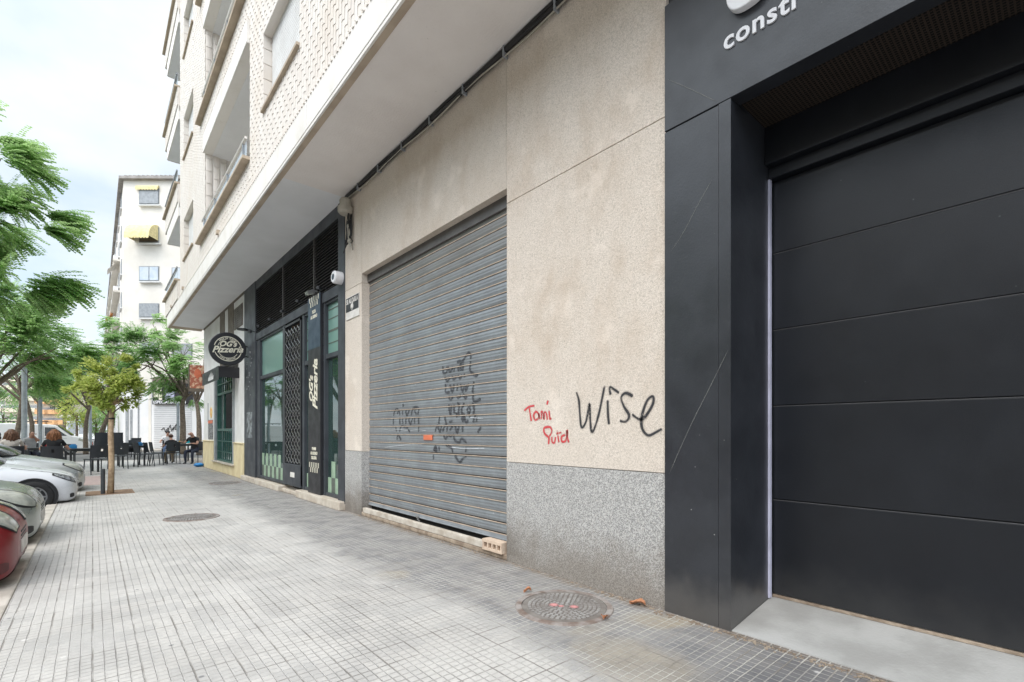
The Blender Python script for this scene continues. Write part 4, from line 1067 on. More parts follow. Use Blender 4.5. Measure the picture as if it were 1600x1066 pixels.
# ---------------------------------------------------------------- TREES
def leafquad(mb, c, d, up, L, W):
    d = d.normalized(); s = d.cross(up); s = s.normalized() if s.length > 1e-4 else d.orthogonal().normalized()
    n = s.cross(d) * (L * .12)
    b = len(mb.v)
    mb.v += [tuple(c), tuple(c + d * L * .5 + s * W * .5 + n), tuple(c + d * L), tuple(c + d * L * .5 - s * W * .5 + n)]
    mb.f.append((b, b + 1, b + 2, b + 3)); mb.m.append(0)
def rvec(r): 
    while True:
        v = Vector((r.uniform(-1, 1), r.uniform(-1, 1), r.uniform(-1, 1)))
        if .05 < v.length < 1: return v
def tree(name, label, base, trunk, r0, crowns, leafmat, seed=1, leaf=.12, n=2500, spray=0, barkm=None, group='street trees', limbs=5, droop=.25, clump=.3):
    """trunk: polyline from base; crowns: [(centre, radii, weight)]"""
    r = random.Random(seed)
    t = thing(name, label, 'tree', base, 0, group)
    tp = [Vector(p) for p in trunk]; k = len(tp)
    tb_ = MB().tube(stroke_pts3(tp, 5), [r0 * (1 - .5 * i / (5 * (k - 1))) for i in range(5 * (k - 1) + 1)], 9)
    top = tp[-1]
    ends = []
    for (c, rad, wgt) in crowns:
        c = Vector(c)
        for i in range(max(2, int(limbs * wgt))):
            v = rvec(r).normalized(); e = c + Vector((v.x * rad[0] * .75, v.y * rad[1] * .75, abs(v.z) * rad[2] * .6 - rad[2] * .2))
            s0 = tp[-1].lerp(tp[-2], r.uniform(0, .35)); mid = s0.lerp(e, .5) + rvec(r) * .12 * (e - s0).length + Vector((0, 0, .08 * (e - s0).length))
            pts = stroke_pts3([s0, s0.lerp(mid, .5) + rvec(r) * .03, mid, e], 4); m_ = len(pts)
            tb_.tube(pts, [r0 * .5 * (1 - .85 * q / (m_ - 1)) for q in range(m_)], 6)
            for j in range(3):
                q = pts[r.randrange(m_ // 2, m_)]; e2 = q + rvec(r) * rad[0] * .5
                tb_.tube([q, q.lerp(e2, .5) + rvec(r) * .05, e2], [r0 * .16, r0 * .1, r0 * .04], 4); ends.append(e2)
            ends.append(e)
    tb_.build('trunk', barkm or m_bark, t, smooth=True)
    mb = MB(); tot = sum(w for _, _, w in crowns)
    for (c, rad, wgt) in crowns:
        c = Vector(c); m_ = int(n * wgt / tot)
        ncl = max(6, int(m_ / 55)); cl = []
        for _ in range(ncl):
            v = rvec(r).normalized() * r.uniform(.35, 1.0) ** .6
            cl.append((Vector((c.x + v.x * rad[0], c.y + v.y * rad[1], c.z + v.z * rad[2])), r.uniform(.6, 1.3), v))
        for i in range(m_):
            cc, cs, v = cl[r.randrange(ncl)]
            p = cc + Vector([a * b for a, b in zip(rvec(r), rad)]) * clump * cs
            out = Vector((p.x - c.x, p.y - c.y, (p.z - c.z) * .3)).normalized() if (p - c).length > .01 else Vector((1, 0, 0))
            if spray:
                d = (out + rvec(r) * .6 + Vector((0, 0, r.uniform(-.35, .25)))).normalized()
                side = d.cross(Vector((0, 0, 1))).normalized(); q = p.copy(); Ls = spray * leaf * .52
                for k2 in range(spray):
                    q = q + d * leaf * .52; d = (d + Vector((0, 0, -droop * .09))).normalized()
                    for sg_ in (-1, 1):
                        ld = (d * .55 + side * sg_ + Vector((0, 0, -.25 + r.uniform(-.15, .15)))).normalized()
                        leafquad(mb, q, ld, Vector((r.uniform(-.3, .3), r.uniform(-.3, .3), 1)), leaf * r.uniform(.8, 1.1) * (1 - .35 * k2 / spray), leaf * .6)
            else:
                leafquad(mb, p, (out + rvec(r)).normalized(), (Vector((0, 0, 1)) + rvec(r) * .6), leaf * r.uniform(.7, 1.3), leaf * .5)
    mb.build('crown', leafmat, t, fix=False)
    return t
def stroke_pts3(P, n=6):
    P = [Vector(p) for p in P]; out = []
    for i in range(len(P) - 1):
        p0 = P[max(i - 1, 0)]; p1 = P[i]; p2 = P[i + 1]; p3 = P[min(i + 2, len(P) - 1)]
        for k in range(n):
            t = k / n; out.append(.5 * ((2 * p1) + (p2 - p0) * t + (2 * p0 - 5 * p1 + 4 * p2 - p3) * t * t + (3 * p1 - p0 - 3 * p2 + p3) * t ** 3))
    out.append(P[-1]); return out
def at3(u, v, z): x, y = atz(u, z); return (x, y, hz(v, z))
def radp(du, dv, z, deep=1.0): a = du * z / F; return (a, a * deep, dv * z / F)
# near left tree reaching in over the parked cars
zt = 10.5
c1 = at3(-70, 330, zt); bx, by = c1[0] - .9, c1[1] + .6
tree('street_tree', 'big green tree reaching in from the left edge above the parked cars', (bx, by, -.12), [(bx, by, -.12), (bx, by, 1.6), (bx + .1, by, 3.0)], .14,
     [(at3(-62, 300, zt), radp(112, 105, zt, .7), 1.2), (at3(15, 350, zt), radp(70, 60, zt, .6), .5), (at3(-40, 400, zt), radp(125, 75, zt, .7), .9), (at3(-60, 215, zt), radp(88, 48, zt), .45), (at3(-75, 250, zt), radp(100, 80, zt), .6), (at3(-30, 425, zt), radp(95, 60, zt, .7), .6)], m_leafA, 11, .10, 2500, spray=12, clump=.16, limbs=5, droop=.5)
zt = 15
c1 = at3(0, 500, zt); b_ = gnd(-40, 738)
tree('street_tree', 'green tree with long low branches at the left edge, second from the camera', (b_[0], b_[1], 0), [(b_[0], b_[1], 0), (b_[0], b_[1], 1.6), (b_[0] + .2, b_[1], 2.6)], .13,
     [(at3(-5, 500, zt), radp(105, 70, zt, .6), 1.2), (at3(55, 545, zt), radp(70, 45, zt, .6), .5), (at3(-20, 460, zt), radp(80, 50, zt, .6), .6)], m_leafA, 12, .12, 1900, spray=9, clump=.24)
# trunks and crowns behind the terrace
for (lab, ub, vb, pts, cr, seed, r0, lm, n_, lf) in (
    ('slim forked tree at the left edge behind the seated women', 18, 716, [(18, 716), (30, 660), (35, 610)], [((30, 560), (75, 42), 1.0), ((85, 585), (60, 30), .7)], 21, .13, m_leafD, 700, .13),
    ('twin stemmed tree just right of the forked one behind the women', 45, 712, [(45, 712), (50, 665), (38, 615)], [((20, 585), (70, 35), 1.0)], 22, .12, m_leafA, 520, .13),
    ('thin grey tree between the lamp posts and the leaning tree', 134, 706, [(134, 706), (134, 665), (140, 635)], [((125, 560), (60, 40), 1.0), ((95, 560), (50, 35), .6)], 23, .13, m_leafD, 620, .14),
    ('leaning tree with bare slanted trunk behind the staked orange tree', 149, 712, [(149, 712), (160, 672), (178, 632)], [((185, 560), (75, 45), 1.0), ((215, 560), (55, 45), .7)], 24, .15, m_leafD, 760, .14),
    ('full green tree in front of the white ground floor shutter', 285, 706, [(285, 706), (286, 668), (285, 632)], [((270, 560), (75, 58), 1.3), ((235, 520), (45, 38), .6), ((300, 610), (35, 25), .3), ((215, 560), (35, 25), .3)], 25, .17, m_leafA, 1100, .14),
    ('narrow forked tree beside the bar corner, right of the full green tree', 311, 707, [(311, 707), (311, 665), (309, 640)], [((318, 560), (40, 50), 1.0)], 26, .14, m_leafA, 420, .14)):
    z_ = 944.5 / (vb - 675) if vb > 700 else 27
    z_ = {21: 22, 22: 24, 23: 27, 24: 25, 25: 27, 26: 26}[seed]
    P3 = [at3(u, v, z_) for u, v in pts]; P3[0] = (P3[0][0], P3[0][1], 0)
    if seed in (25, 26): P3 += [at3(pts[-1][0] + (6 if seed == 25 else -3), pts[-1][1] - 14, z_)]
    tree('street_tree', lab, P3[0], P3, r0, [(at3(*c, z_), radp(*rr, z_, .8), w) for c, rr, w in cr], lm, seed, lf, n_, spray=6, clump=.22, limbs=6, droop=.3)
# staked orange tree with pit
zt = 9.74; tx_, ty_ = gnd(172, 772)
tree('orange_tree', 'small yellow green orange tree tied to a thick wooden stake in a soil pit', (tx_ + .03, ty_ + .12, 0), [(tx_ + .04, ty_ + .12, 0), (tx_ + .05, ty_ + .12, .9), (tx_ - .02, ty_ + .15, 1.75)], .028,
     [(at3(172, 596, zt), radp(34, 34, zt), 1.0), (at3(132, 616, zt), radp(26, 20, zt), .5), (at3(204, 618, zt), radp(20, 26, zt), .45), (at3(146, 588, zt), radp(26, 22, zt), .45), (at3(185, 625, zt), radp(22, 18, zt), .35), (at3(192, 575, zt), radp(20, 18, zt), .3)], m_leafB, 31, .10, 3300, clump=.30, group=None, limbs=5)
s0 = Vector((tx_, ty_, 0)); s1 = Vector(at3(175, 630, zt))
stk = thing('tree_stake', 'thick pale round wooden stake leaning beside the orange tree', 'stake', (tx_, ty_, 0))
MB().tube([s0, s0.lerp(s1, .33) + Vector((.012, 0, 0)), s0.lerp(s1, .66) + Vector((-.008, 0, 0)), s1], [.050, .047, .046, .044], 12).build('post', m_stake, stk, smooth=True)
MB().tube([s1 - Vector((0, 0, .03)), s1 + Vector((.16, .1, .09))], .04, 8).build('cross_piece', m_stake, stk, smooth=True)
q_ = s0.lerp(s1, .82); MB().lathe((q_.x, q_.y, q_.z), [(.046, 0), (.051, .005), (.051, .03), (.046, .035)], 14).build('tie_strap', m_cable, stk)
bo = thing('bollard', 'short dark grey tube standing directly left of the tree stake', 'bollard', (tx_ - .11, ty_ + .02, 0))
MB().lathe((tx_ - .11, ty_ + .02, 0), [(.036, 0), (.036, .5), (.03, .51), (.001, .512)], 14).build('tube', M('dark_tube', (.05, .055, .06), .6), bo)
pit = MB(); cxp, cyp = gnd(170, 770)
pit.box(cxp - .36, cxp + .40, cyp - .40, cyp + .45, .0, .010)
tag(pit.build('tree_pit', m_earth, origin=(cxp, cyp, 0)), 'square of reddish brown soil round the staked orange tree', 'tree pit')
# small round clipped trees far behind
for (lab, u, v, rr, lm, z_, sd) in (('dark round clipped tree far behind the van', 101, 622, (15, 20), m_leafC, 44, 41), ('light green bushy tree behind the thin grey tree', 120, 640, (24, 26), m_leafB, 40, 42), ('green bush shaped tree behind the leaning trunk', 150, 655, (20, 24), m_leafA, 42, 43)):
    c = at3(u, v, z_); tree('park_tree', lab, (c[0], c[1], 0), [(c[0], c[1], 0), (c[0], c[1], 1.3), (c[0], c[1], c[2] - .3)], .12, [(c, radp(*rr, z_), 1.0)], lm, sd, .2, 1900, clump=.4, group='trees in the square', limbs=3)
# far row of crowns
r_ = random.Random(9)
for i, (u, v, ru, rv, z_) in enumerate(((5, 640, 30, 30, 60), (60, 600, 45, 26, 52), (100, 590, 40, 24, 56), (170, 640, 22, 22, 50))):
    c = at3(u, v, z_); tree('distant_tree', ('pale distant tree at the far left beyond the van', 'distant grey green tree crown above the van roof', 'distant tree crown just left of the orange tree top', 'distant tree behind the stake top beside the white wall')[i], (c[0], c[1], 0), [(c[0], c[1], 0), (c[0], c[1], 1.5), (c[0], c[1], max(2.0, c[2] - 1))], .18, [(c, radp(ru, rv, z_), 1.0)], m_leafD, 50 + i, .3, 1500, clump=.4, group='distant trees', limbs=3)
# ---------------------------------------------------------------- LAMPS
def lamp(u, v, z_, lab, r_=.085, hd=True):
    x, y = atz(u, z_); h_ = hz(v, z_); t = thing('street_lamp', lab, 'street lamp', (x, y, 0), 0, 'street lamps')
    mt = M('galvanised_post', (.36, .40, .43), .5, metal=.4)
    MB().lathe((x, y, 0), [(.14, 0), (.14, .04), (r_, .06), (r_ * .92, h_ - .3), (r_ * .6, h_ - .28)], 14).build('pole', mt, t)
    if hd:
        MB().lathe((x, y, 0), [(r_ * .6, h_ - .28), (.12, h_ - .22), (.22, h_ - .1), (.24, h_ - .07), (.001, h_ - .07)], 20).build('lamp_bowl', m_greyfr, t)
        MB().lathe((x, y, 0), [(.001, h_ - .069), (.36, h_ - .06), (.36, h_ - .03), (.28, h_), (.001, h_ + .01)], 24).build('lamp_cap', M('lamp_cap_grey', (.40, .40, .40), .5), t)
    return t
lamp(38, 557, 18, 'nearest grey street lamp at the left with a flat round head')
lamp(63, 590, 23, 'second street lamp, whiter, right behind the nearest one', .075)
lamp(141, 622, 30, 'third slim street lamp beside the leaning tree trunk', .085)
x, y = atz(278, 26)
lamp(278, 622, 26, 'grey lamp post standing right beside the full green tree trunk', .07, hd=False)
# ---------------------------------------------------------------- TERRACE FURNITURE
m_chair = M('dark_grey_plastic', (.028, .033, .04), .55)
m_tbl = M('dark_table_metal', (.035, .038, .042), .45)
def make_chair():
    t = thing('cafe_chair', 'x', 'chair', (0, 0, 0), 0, 'dark chairs on the cafe terrace')
    lprt('seat', MB().box(-.23, .23, -.22, .22, .43, .455), m_chair, t, bevel=.01)
    bk_ = MB(); n = 8
    vs = []
    for k in range(2):
        for j in range(5):
            for i in range(n + 1):
                a = (i / n - .5); vs.append((a * .46, -.215 - .06 * (1 - 4 * a * a) - .05 * j / 4 - .018 * k, .50 + j * .09))
    m_ = n + 1; o5 = 5 * m_
    fs = []
    for j in range(4):
        for i in range(n):
            if j == 2 and i == 4: continue
            fs.append((j * m_ + i, j * m_ + i + 1, (j + 1) * m_ + i + 1, (j + 1) * m_ + i)); fs.append(tuple(o5 + q for q in (j * m_ + i, (j + 1) * m_ + i, (j + 1) * m_ + i + 1, j * m_ + i + 1)))
    for i in range(n): fs.append((i, i + 1, o5 + i + 1, o5 + i)); fs.append((4 * m_ + i, 4 * m_ + i + 1, o5 + 4 * m_ + i + 1, o5 + 4 * m_ + i))
    for j in range(4): fs.append((j * m_, (j + 1) * m_, o5 + (j + 1) * m_, o5 + j * m_)); fs.append((j * m_ + n, (j + 1) * m_ + n, o5 + (j + 1) * m_ + n, o5 + j * m_ + n))
    bk_.add(vs, fs); lprt('backrest', bk_, m_chair, t)
    for sx_ in (-1, 1):
        lprt('leg', MB().tube([(sx_ * .20, .19, .44), (sx_ * .215, .235, 0)], .015, 8), m_chair, t)
        lprt('leg', MB().tube([(sx_ * .215, -.29, .86), (sx_ * .21, -.21, .46), (sx_ * .215, -.27, 0)], .015, 8), m_chair, t)
    return t
def make_table():
    t = thing('cafe_table', 'x', 'table', (0, 0, 0), 0, 'square terrace tables')
    lprt('table_top', MB().box(-.36, .36, -.36, .36, .715, .74), m_tbl, t, bevel=.006)
    lprt('apron', MB().box(-.33, .33, -.33, -.31, .66, .714).box(-.33, .33, .31, .33, .66, .714).box(-.33, -.31, -.309, .309, .66, .714).box(.31, .33, -.309, .309, .66, .714), m_tbl, t)
    for a in (-1, 1):
        for b in (-1, 1): lprt('leg', MB().box(a * .32 - .025, a * .32 + .025, b * .32 - .025, b * .32 + .025, 0, .659), m_tbl, t)
    return t
ch0 = make_chair(); first = [True]
def chair(u, v, deg, lab, stack=0, z=0.0):
    x, y = gnd(u, v)
    if first[0]: first[0] = False; ch0.location = (x, y, z); ch0.rotation_euler = (0, 0, R(deg)); ch0['label'] = lab; return ch0
    return dup(ch0, (x, y, z), R(deg), lab)
chair(18, 745, 10, 'chair of the brown haired woman at the far left')
chair(84, 745, -6, 'chair of the auburn haired woman')
chair(150, 741, 20, 'empty chair left of the tree stake, nearest one')
chair(184, 733, 12, 'empty chair just right of the tree stake')
chair(201, 729, 165, 'empty chair on the far side of the middle table')
chair(226, 729, -75, 'empty chair on the left of the pair before the boy')
chair(241, 727, -80, 'empty chair on the right of the pair before the boy')
chair(249, 725, -85, 'third of the chairs lined up before the boy, farthest right')
chair(268, 725, 8, 'chair the boy in black sits on')
chair(262, 716, 170, 'chair of the person in white behind the boy')
chair(304, 724, 150, 'chair of the bald man in the black shirt')
chair(48, 731, 190, 'chair of the bald man in the grey shirt')
chair(212, 716, 185, 'empty chair at the back between the two tables')
for k in range(5): chair(157, 716, 5, ('bottom', 'second', 'middle', 'fourth', 'top')[k] + ' chair of the left stack behind the leaning trunk', z=k * .09)
for k in range(5): chair(183, 717, -5, ('bottom', 'second', 'middle', 'fourth', 'top')[k] + ' chair of the right stack behind the stake', z=k * .09)
for k in range(2): chair(207, 714, 30, ('lower', 'upper')[k] + ' of two stacked chairs behind the middle table', z=k * .09)
tb0 = make_table()
for i, (u, v, deg, lab) in enumerate(((128, 738, 12, 'square dark table between the auburn haired woman and the nearest empty chair'), (205, 728, 10, 'square dark table in the middle of the terrace right of the stake'), (283, 721, 5, 'square table between the boy and the bald man in black'), (64, 735, 8, 'square table among the two women and the bald man in grey'), (100, 722, 4, 'wide dark table behind the auburn haired woman'))):
    x, y = gnd(u, v)
    if i == 0: tb0.location = (x, y, 0); tb0.rotation_euler = (0, 0, R(deg)); tb0['label'] = lab; t_ = tb0
    else: t_ = dup(tb0, (x, y, 0), R(deg), lab)
m_blue = M('blue_plastic_box', (.03, .25, .55), .4)
def item(name, lab, cat, u, v, mb_f, mt, dz=.742, dx=0, dy=0, group=None):
    x, y = gnd(u, v); x += dx; y += dy; mb = MB(); mb_f(mb, x, y, dz); o = mb.build(name, mt, origin=(x, y, dz), bevel=.004); tag(o, lab, cat, group)
bxf = lambda mb, x, y, z: mb.box(x - .09, x + .09, y - .06, y + .06, z, z + .10).box(x - .06, x + .06, y - .04, y + .04, z + .101, z + .13)
item('napkin_holder', 'blue napkin holder on the table beside the auburn haired woman', 'napkin holder', 128, 738, bxf, m_blue, dx=-.2, group='blue napkin holders')
item('napkin_holder', 'blue napkin holder on the middle table', 'napkin holder', 205, 728, bxf, m_blue, dx=.25, group='blue napkin holders')
item('drink_can', 'red drink can on the table of the two women', 'can', 64, 735, lambda mb, x, y, z: mb.lathe((x, y, z), [(.001, 0), (.028, 0), (.033, .008), (.033, .105), (.027, .115), (.001, .115)], 14), M('red_can', (.55, .02, .04), .3), dx=.1)
item('beer_glass', 'small glass of beer on the table between the boy and the bald man', 'glass', 283, 721, lambda mb, x, y, z: mb.lathe((x, y, z), [(.001, 0), (.028, 0), (.036, .13), (.032, .13), (.026, .01), (.001, .01)], 14), M('beer', (.55, .33, .05), .15), dx=-.05)
# ---------------------------------------------------------------- PEOPLE
m_skin = M('skin', (.50, .29, .21), .6, col2=(.44, .25, .18)); m_skin2 = M('tanned_skin', (.42, .22, .15), .6)
m_eye = M('eye_dark', (.02, .015, .01), .3)
def hairM(n, c): return M(n, c, .55, col2=tuple(x * .45 for x in c), ns=22, lo=.3, hi=.7, bump=.004, bs=90)
def person(label, loc, rz, shirt, trousers, skin=m_skin, hair=None, hairlen=0, sc=1.0, lean=.05, arm=None, sleeve=.5, headdown=0.0, shoes=None):
    t = thing('person', label, 'person', loc, rz); t.scale = (sc, sc, sc)
    V = []; E = []; Rr = []; Reg = []
    def add(p, r, par, reg):
        V.append(Vector(p)); Rr.append(r); Reg.append(reg)
        if par is not None: E.append((par, len(V) - 1))
        return len(V) - 1
    pel = add((0, -.05, .53), (.15, .12), None, 'T')
    wa = add((0, -.05 + lean * .4, .70), (.135, .10), pel, 'S')
    chs = add((0, -.06 + lean, .88), (.155, .115), wa, 'S')
    up = add((0, -.05 + lean * 1.4, 1.00), (.13, .09), chs, 'S')
    nk = add((0, -.03 + lean * 1.6, 1.075), (.05, .052), up, 'K')
    jw = add((0, .0 + lean * 1.8, 1.14), (.062, .07), nk, 'K')
    hd = add((0, .005 + lean * 2 + headdown * .05, 1.215 - headdown * .03), (.078, .094), jw, 'K')
    tp_ = add((0, .0 + lean * 2 + headdown * .07, 1.285 - headdown * .03), (.056, .068), hd, 'K')
    hc = V[hd].copy()
    arms = arm or ((.28, .30, .77), (.28, .30, .77))
    for i, sg_ in enumerate((-1, 1)):
        sh_ = add((sg_ * .165, -.05 + lean * 1.4, .985), (.062, .06), up, 'S')
        wr = Vector((sg_ * abs(arms[i][0]) if arms[i][0] >= 0 else -sg_ * abs(arms[i][0]), arms[i][1], arms[i][2]))
        elb = V[sh_].lerp(wr, .5) + Vector((sg_ * .07, -.04, -.11))
        m1 = add(V[sh_].lerp(elb, .5), (.045, .045), sh_, 'S'); e_ = add(elb, (.038, .038), m1, 'S' if sleeve > .8 else 'K')
        m2 = add(elb.lerp(wr, .5), (.034, .034), e_, 'S' if sleeve > .9 else 'K'); w_ = add(wr, (.025, .02), m2, 'K')
        dr = (wr - elb).normalized(); side = dr.cross(Vector((0, 0, 1))).normalized(); palm = add(wr + dr * .05, (.032, .014), w_, 'K')
        pp = V[palm]
        for k in range(4):
            base_ = pp + dr * .03 + side * (k - 1.5) * .02
            f1 = add(base_, (.009, .009), palm, 'K'); f2 = add(base_ + dr * (.03 + .006 * (k in (1, 2))) + Vector((0, 0, -.008)), (.008, .008), f1, 'K'); add(V[f2] + dr * .018 + Vector((0, 0, -.02)), (.0075, .0075), f2, 'K')
        th = add(wr + dr * .03 - side * sg_ * .03, (.010, .010), w_, 'K'); add(V[th] + dr * .03 - side * sg_ * .018, (.009, .009), th, 'K')
        hp = add((sg_ * .095, .02, .50), (.088, .08), pel, 'T'); kn = add((sg_ * .13, .40, .50), (.062, .062), hp, 'T')
        cf = add((sg_ * .13, .42, .28), (.054, .056), kn, 'L'); ak = add((sg_ * .13, .38, .08), (.036, .04), cf, 'L')
        hl = add((sg_ * .13, .40, .045), (.038, .035), ak, 'F'); add((sg_ * .14, .53, .035), (.036, .028), hl, 'F')
    # nose
    ns_ = add(hc + Vector((0, .095, -.015)), (.012, .012), hd, 'K')
    me = bpy.data.meshes.new('body'); me.from_pydata(V, E, []); o = bpy.data.objects.new('body', me); COL.objects.link(o)
    md = o.modifiers.new('s', 'SKIN'); md.use_smooth_shade = True
    sv = me.skin_vertices[0].data
    for i, r_ in enumerate(Rr): sv[i].radius = r_
    sv[0].use_root = True
    sb = o.modifiers.new('u', 'SUBSURF'); sb.levels = 1; sb.render_levels = 1
    dg = bpy.context.evaluated_depsgraph_get(); dg.update()
    m2_ = bpy.data.meshes.new_from_object(o.evaluated_get(dg)); o.modifiers.clear(); o.data = m2_; bpy.data.meshes.remove(me)
    m2_.name = 'body'; m2_.materials.clear()
    legm = trousers if sleeve >= 0 else trousers
    for q in (skin, shirt, trousers, shoes or m_trim): m2_.materials.append(q)
    idx = {'K': 0, 'S': 1, 'T': 2, 'L': 2, 'F': 3}
    segs = [(V[a], V[b], Reg[b]) for a, b in E]
    for p in m2_.polygons:
        c = p.center; best = (9, 'S')
        for a, b, rg in segs:
            ab = b - a; tt = max(0, min(1, (c - a).dot(ab) / max(ab.length_squared, 1e-9))); d_ = (c - a - ab * tt).length
            if d_ < best[0]: best = (d_, rg)
        p.material_index = idx[best[1]]; p.use_smooth = True
    o.parent = t
    for sg_ in (-1, 1):
        lprt('ear', MB().ell((hc.x + sg_ * .082, hc.y - .005, hc.z - .01), (.012, .022, .034), 8, 6), skin, t, smooth=True)
        lprt('eye', MB().ell((hc.x + sg_ * .032, hc.y + .088, hc.z + .012), (.013, .008, .007), 8, 6), m_eye, t, smooth=True)
    lprt('mouth', MB().ell((hc.x, hc.y + .082, hc.z - .065), (.024, .008, .006), 8, 5), M('lips', (.35, .12, .10), .5), t, smooth=True)
    if hair:
        hm = MB(); rr_ = random.Random(int(loc[0] * 100))
        if hairlen < .05: hm.ell((hc.x, hc.y - .012, hc.z + .028), (.092, .105, .085), 18, 10, nz=.12, seed=3)
        else:
            hm.ell((hc.x, hc.y - .018, hc.z + .022), (.096, .11, .094), 18, 10, nz=.12, seed=1)
            for k in range(26):
                a = R(150 + 240 * k / 25); w_ = .078 + .02 * rr_.random()
                pts = [(hc.x + math.cos(a + 0) * .07, hc.y - .02 + math.sin(a) * .085, hc.z + .04)]
                for q in range(1, 7):
                    f_ = q / 6; pts.append((hc.x + math.cos(a) * (w_ + .02 * math.sin(f_ * 7 + k)) * (1 + .5 * f_), hc.y - .02 + math.sin(a) * (.10 + .02 * math.sin(f_ * 6 + k * 2)), hc.z + .04 - hairlen * f_ * rr_.uniform(.9, 1.1)))
                hm.tube(pts, [.03, .036, .038, .038, .034, .026, .008], 6)
        lprt('hair', hm, hair, t, smooth=True)
    return t
def at_g(u, v, dx=0, dy=0): x, y = gnd(u, v); return (x + dx, y + dy, 0)
cr = M('cream_top', (.60, .55, .50), .9); gs = M('grey_shirt', (.38, .38, .40), .9); bk2 = M('black_shirt', (.018, .018, .02), .9); wsh = M('white_shirt', (.65, .65, .67), .9)
jn = M('blue_jeans', (.07, .11, .20), .9); dj = M('dark_jeans', (.02, .025, .045), .9); sho = M('tan_shorts', (.30, .24, .17), .9)
person('woman with long wavy brown hair and cream top seen from behind at the far left', at_g(18, 745, 0, .0), R(10), cr, jn, hair=hairM('brown_hair', (.16, .075, .04)), hairlen=.30, lean=.02)
person('person with dark hair mostly hidden left of the brown haired woman', (lambda p: (p[0] - .35, p[1] + .55, 0))(gnd(10, 745)), R(-20), cr, jn, hair=hairM('black_hair', (.02, .015, .012)), hairlen=.25)
person('woman with long auburn hair in black seen from behind at the terrace', at_g(84, 745), R(-6), bk2, dj, hair=hairM('auburn_hair', (.26, .10, .035)), hairlen=.33)
person('bald man in a grey shirt leaning his head on his raised hand', at_g(48, 731), R(195), gs, dj, skin=m_skin2, lean=.10, arm=((.04, .24, 1.10), (.22, .30, .77)), headdown=1)
person('boy with short brown hair in a black shirt seen from behind', at_g(268, 725), R(8), bk2, sho, hair=hairM('short_brown_hair', (.10, .04, .025)), hairlen=0, sc=.88)
person('person in a white shirt sitting behind the boy in black', at_g(262, 716), R(175), wsh, jn, hair=hairM('dark_short_hair', (.02, .016, .014)), hairlen=0, lean=.06)
MN = person('bald man in a black shirt looking down at a turquoise book on the table', at_g(304, 724), R(145), bk2, dj, skin=m_skin, lean=.10, headdown=1.5, arm=((.10, .36, .80), (.32, .25, .85)))
x, y = gnd(296, 722)
o = MB().box(x - .12, x + .12, y - .02, y + .0, .78, .93).build('turquoise_book', M('turquoise', (.02, .42, .50), .5), origin=(x, y, .78), bevel=.003); tag(o, 'upright turquoise book held by the bald man in black', 'book')
# ---------------------------------------------------------------- BACKGROUND BUILDINGS
m_bw = M('pale_brick_render', (.75, .71, .65), .85, col2=(.68, .64, .58), ns=.8)
m_bw2 = M('white_render', (.76, .76, .77), .85, col2=(.68, .68, .69), ns=.7)
m_roof = M('grey_roof_tile', (.36, .33, .31), .8, col2=(.27, .25, .23), ns=3)
m_yaw = M('yellow_awning', (.80, .68, .36), .8); m_oaw = M('orange_awning', (.72, .30, .07), .8)
m_shw = M('grey_blind', (.33, .35, .37), .6)
m_curt = M('curtain_blue', (.45, .52, .60), .5, col2=(.55, .60, .65), ns=3)
zb = 36.0
BT = thing('corner_block', 'tall pale seven storey block with yellow awnings and grey tiled roof across the street', 'building', (*atz(230, zb), 0))
cdir = Vector((SA, CA, 0)); rdir = Vector((CA, -SA, 0))
def cp(u, z): x, y = atz(u, z); return Vector((x, y, 0))
A_ = cp(193, zb); Bp = cp(420, zb); Hb = hz(278, zb)
sd_end = Vector((A_.x, A_.y + 62, 0))
fp_ = [A_, Bp, Bp + Vector((0, 30, 0)), sd_end]
MB().poly([(p.x, p.y, 4.4) for p in fp_], (0, 0, Hb - 4.4)).build('wall', m_bw, BT)
MB().poly([(p.x, p.y, -.1) for p in fp_], (0, 0, 4.48)).build('ground_floor_wall', m_bw2, BT)
rf_ = MB(); o1 = -cdir * .25
rp_ = [A_ + o1 - Vector((.12, 0, 0)), Bp + o1, Bp + Vector((0, 30, 0)), sd_end - Vector((.12, 0, 0))]
rid0 = A_ + cdir * 2.2 + rdir * 3.2; rid1 = Bp + cdir * 2.2; rid3 = sd_end + Vector((3.6, 0, 0))
rf_.add([(p.x, p.y, Hb) for p in rp_] + [(rid0.x, rid0.y, Hb + 1.0), (rid1.x, rid1.y, Hb + 1.0), (rid3.x, rid3.y, Hb + 1.0)] + [(p.x, p.y, Hb - .2) for p in rp_],
        [(0, 1, 5, 4), (0, 4, 6, 3), (4, 5, 6), (7, 8, 1, 0), (0, 3, 10, 7), (7, 8, 9, 10)])
for i in range(34):
    p = A_ + o1 + rdir * (.3 + i * .33); q = p + cdir * 2.6
    rf_.tube([(p.x, p.y, Hb + .04), (q.x, q.y, Hb + 1.03)], .05, 5)
rf_.build('roof', m_roof, BT)
def fw(u0, u1, v0, v1, mt, off=.05, name='window', thick=.04, z_=None, par=None):
    z_ = z_ or zb
    a, b = cp(u0, z_ - off), cp(u1, z_ - off); zt2, zb2 = hz(v0, z_ - off), hz(v1, z_ - off)
    return MB().poly([(a.x, a.y, zb2), (b.x, b.y, zb2), (b.x, b.y, zt2), (a.x, a.y, zt2)], tuple(cdir * thick)).build(name, mt, par or BT)
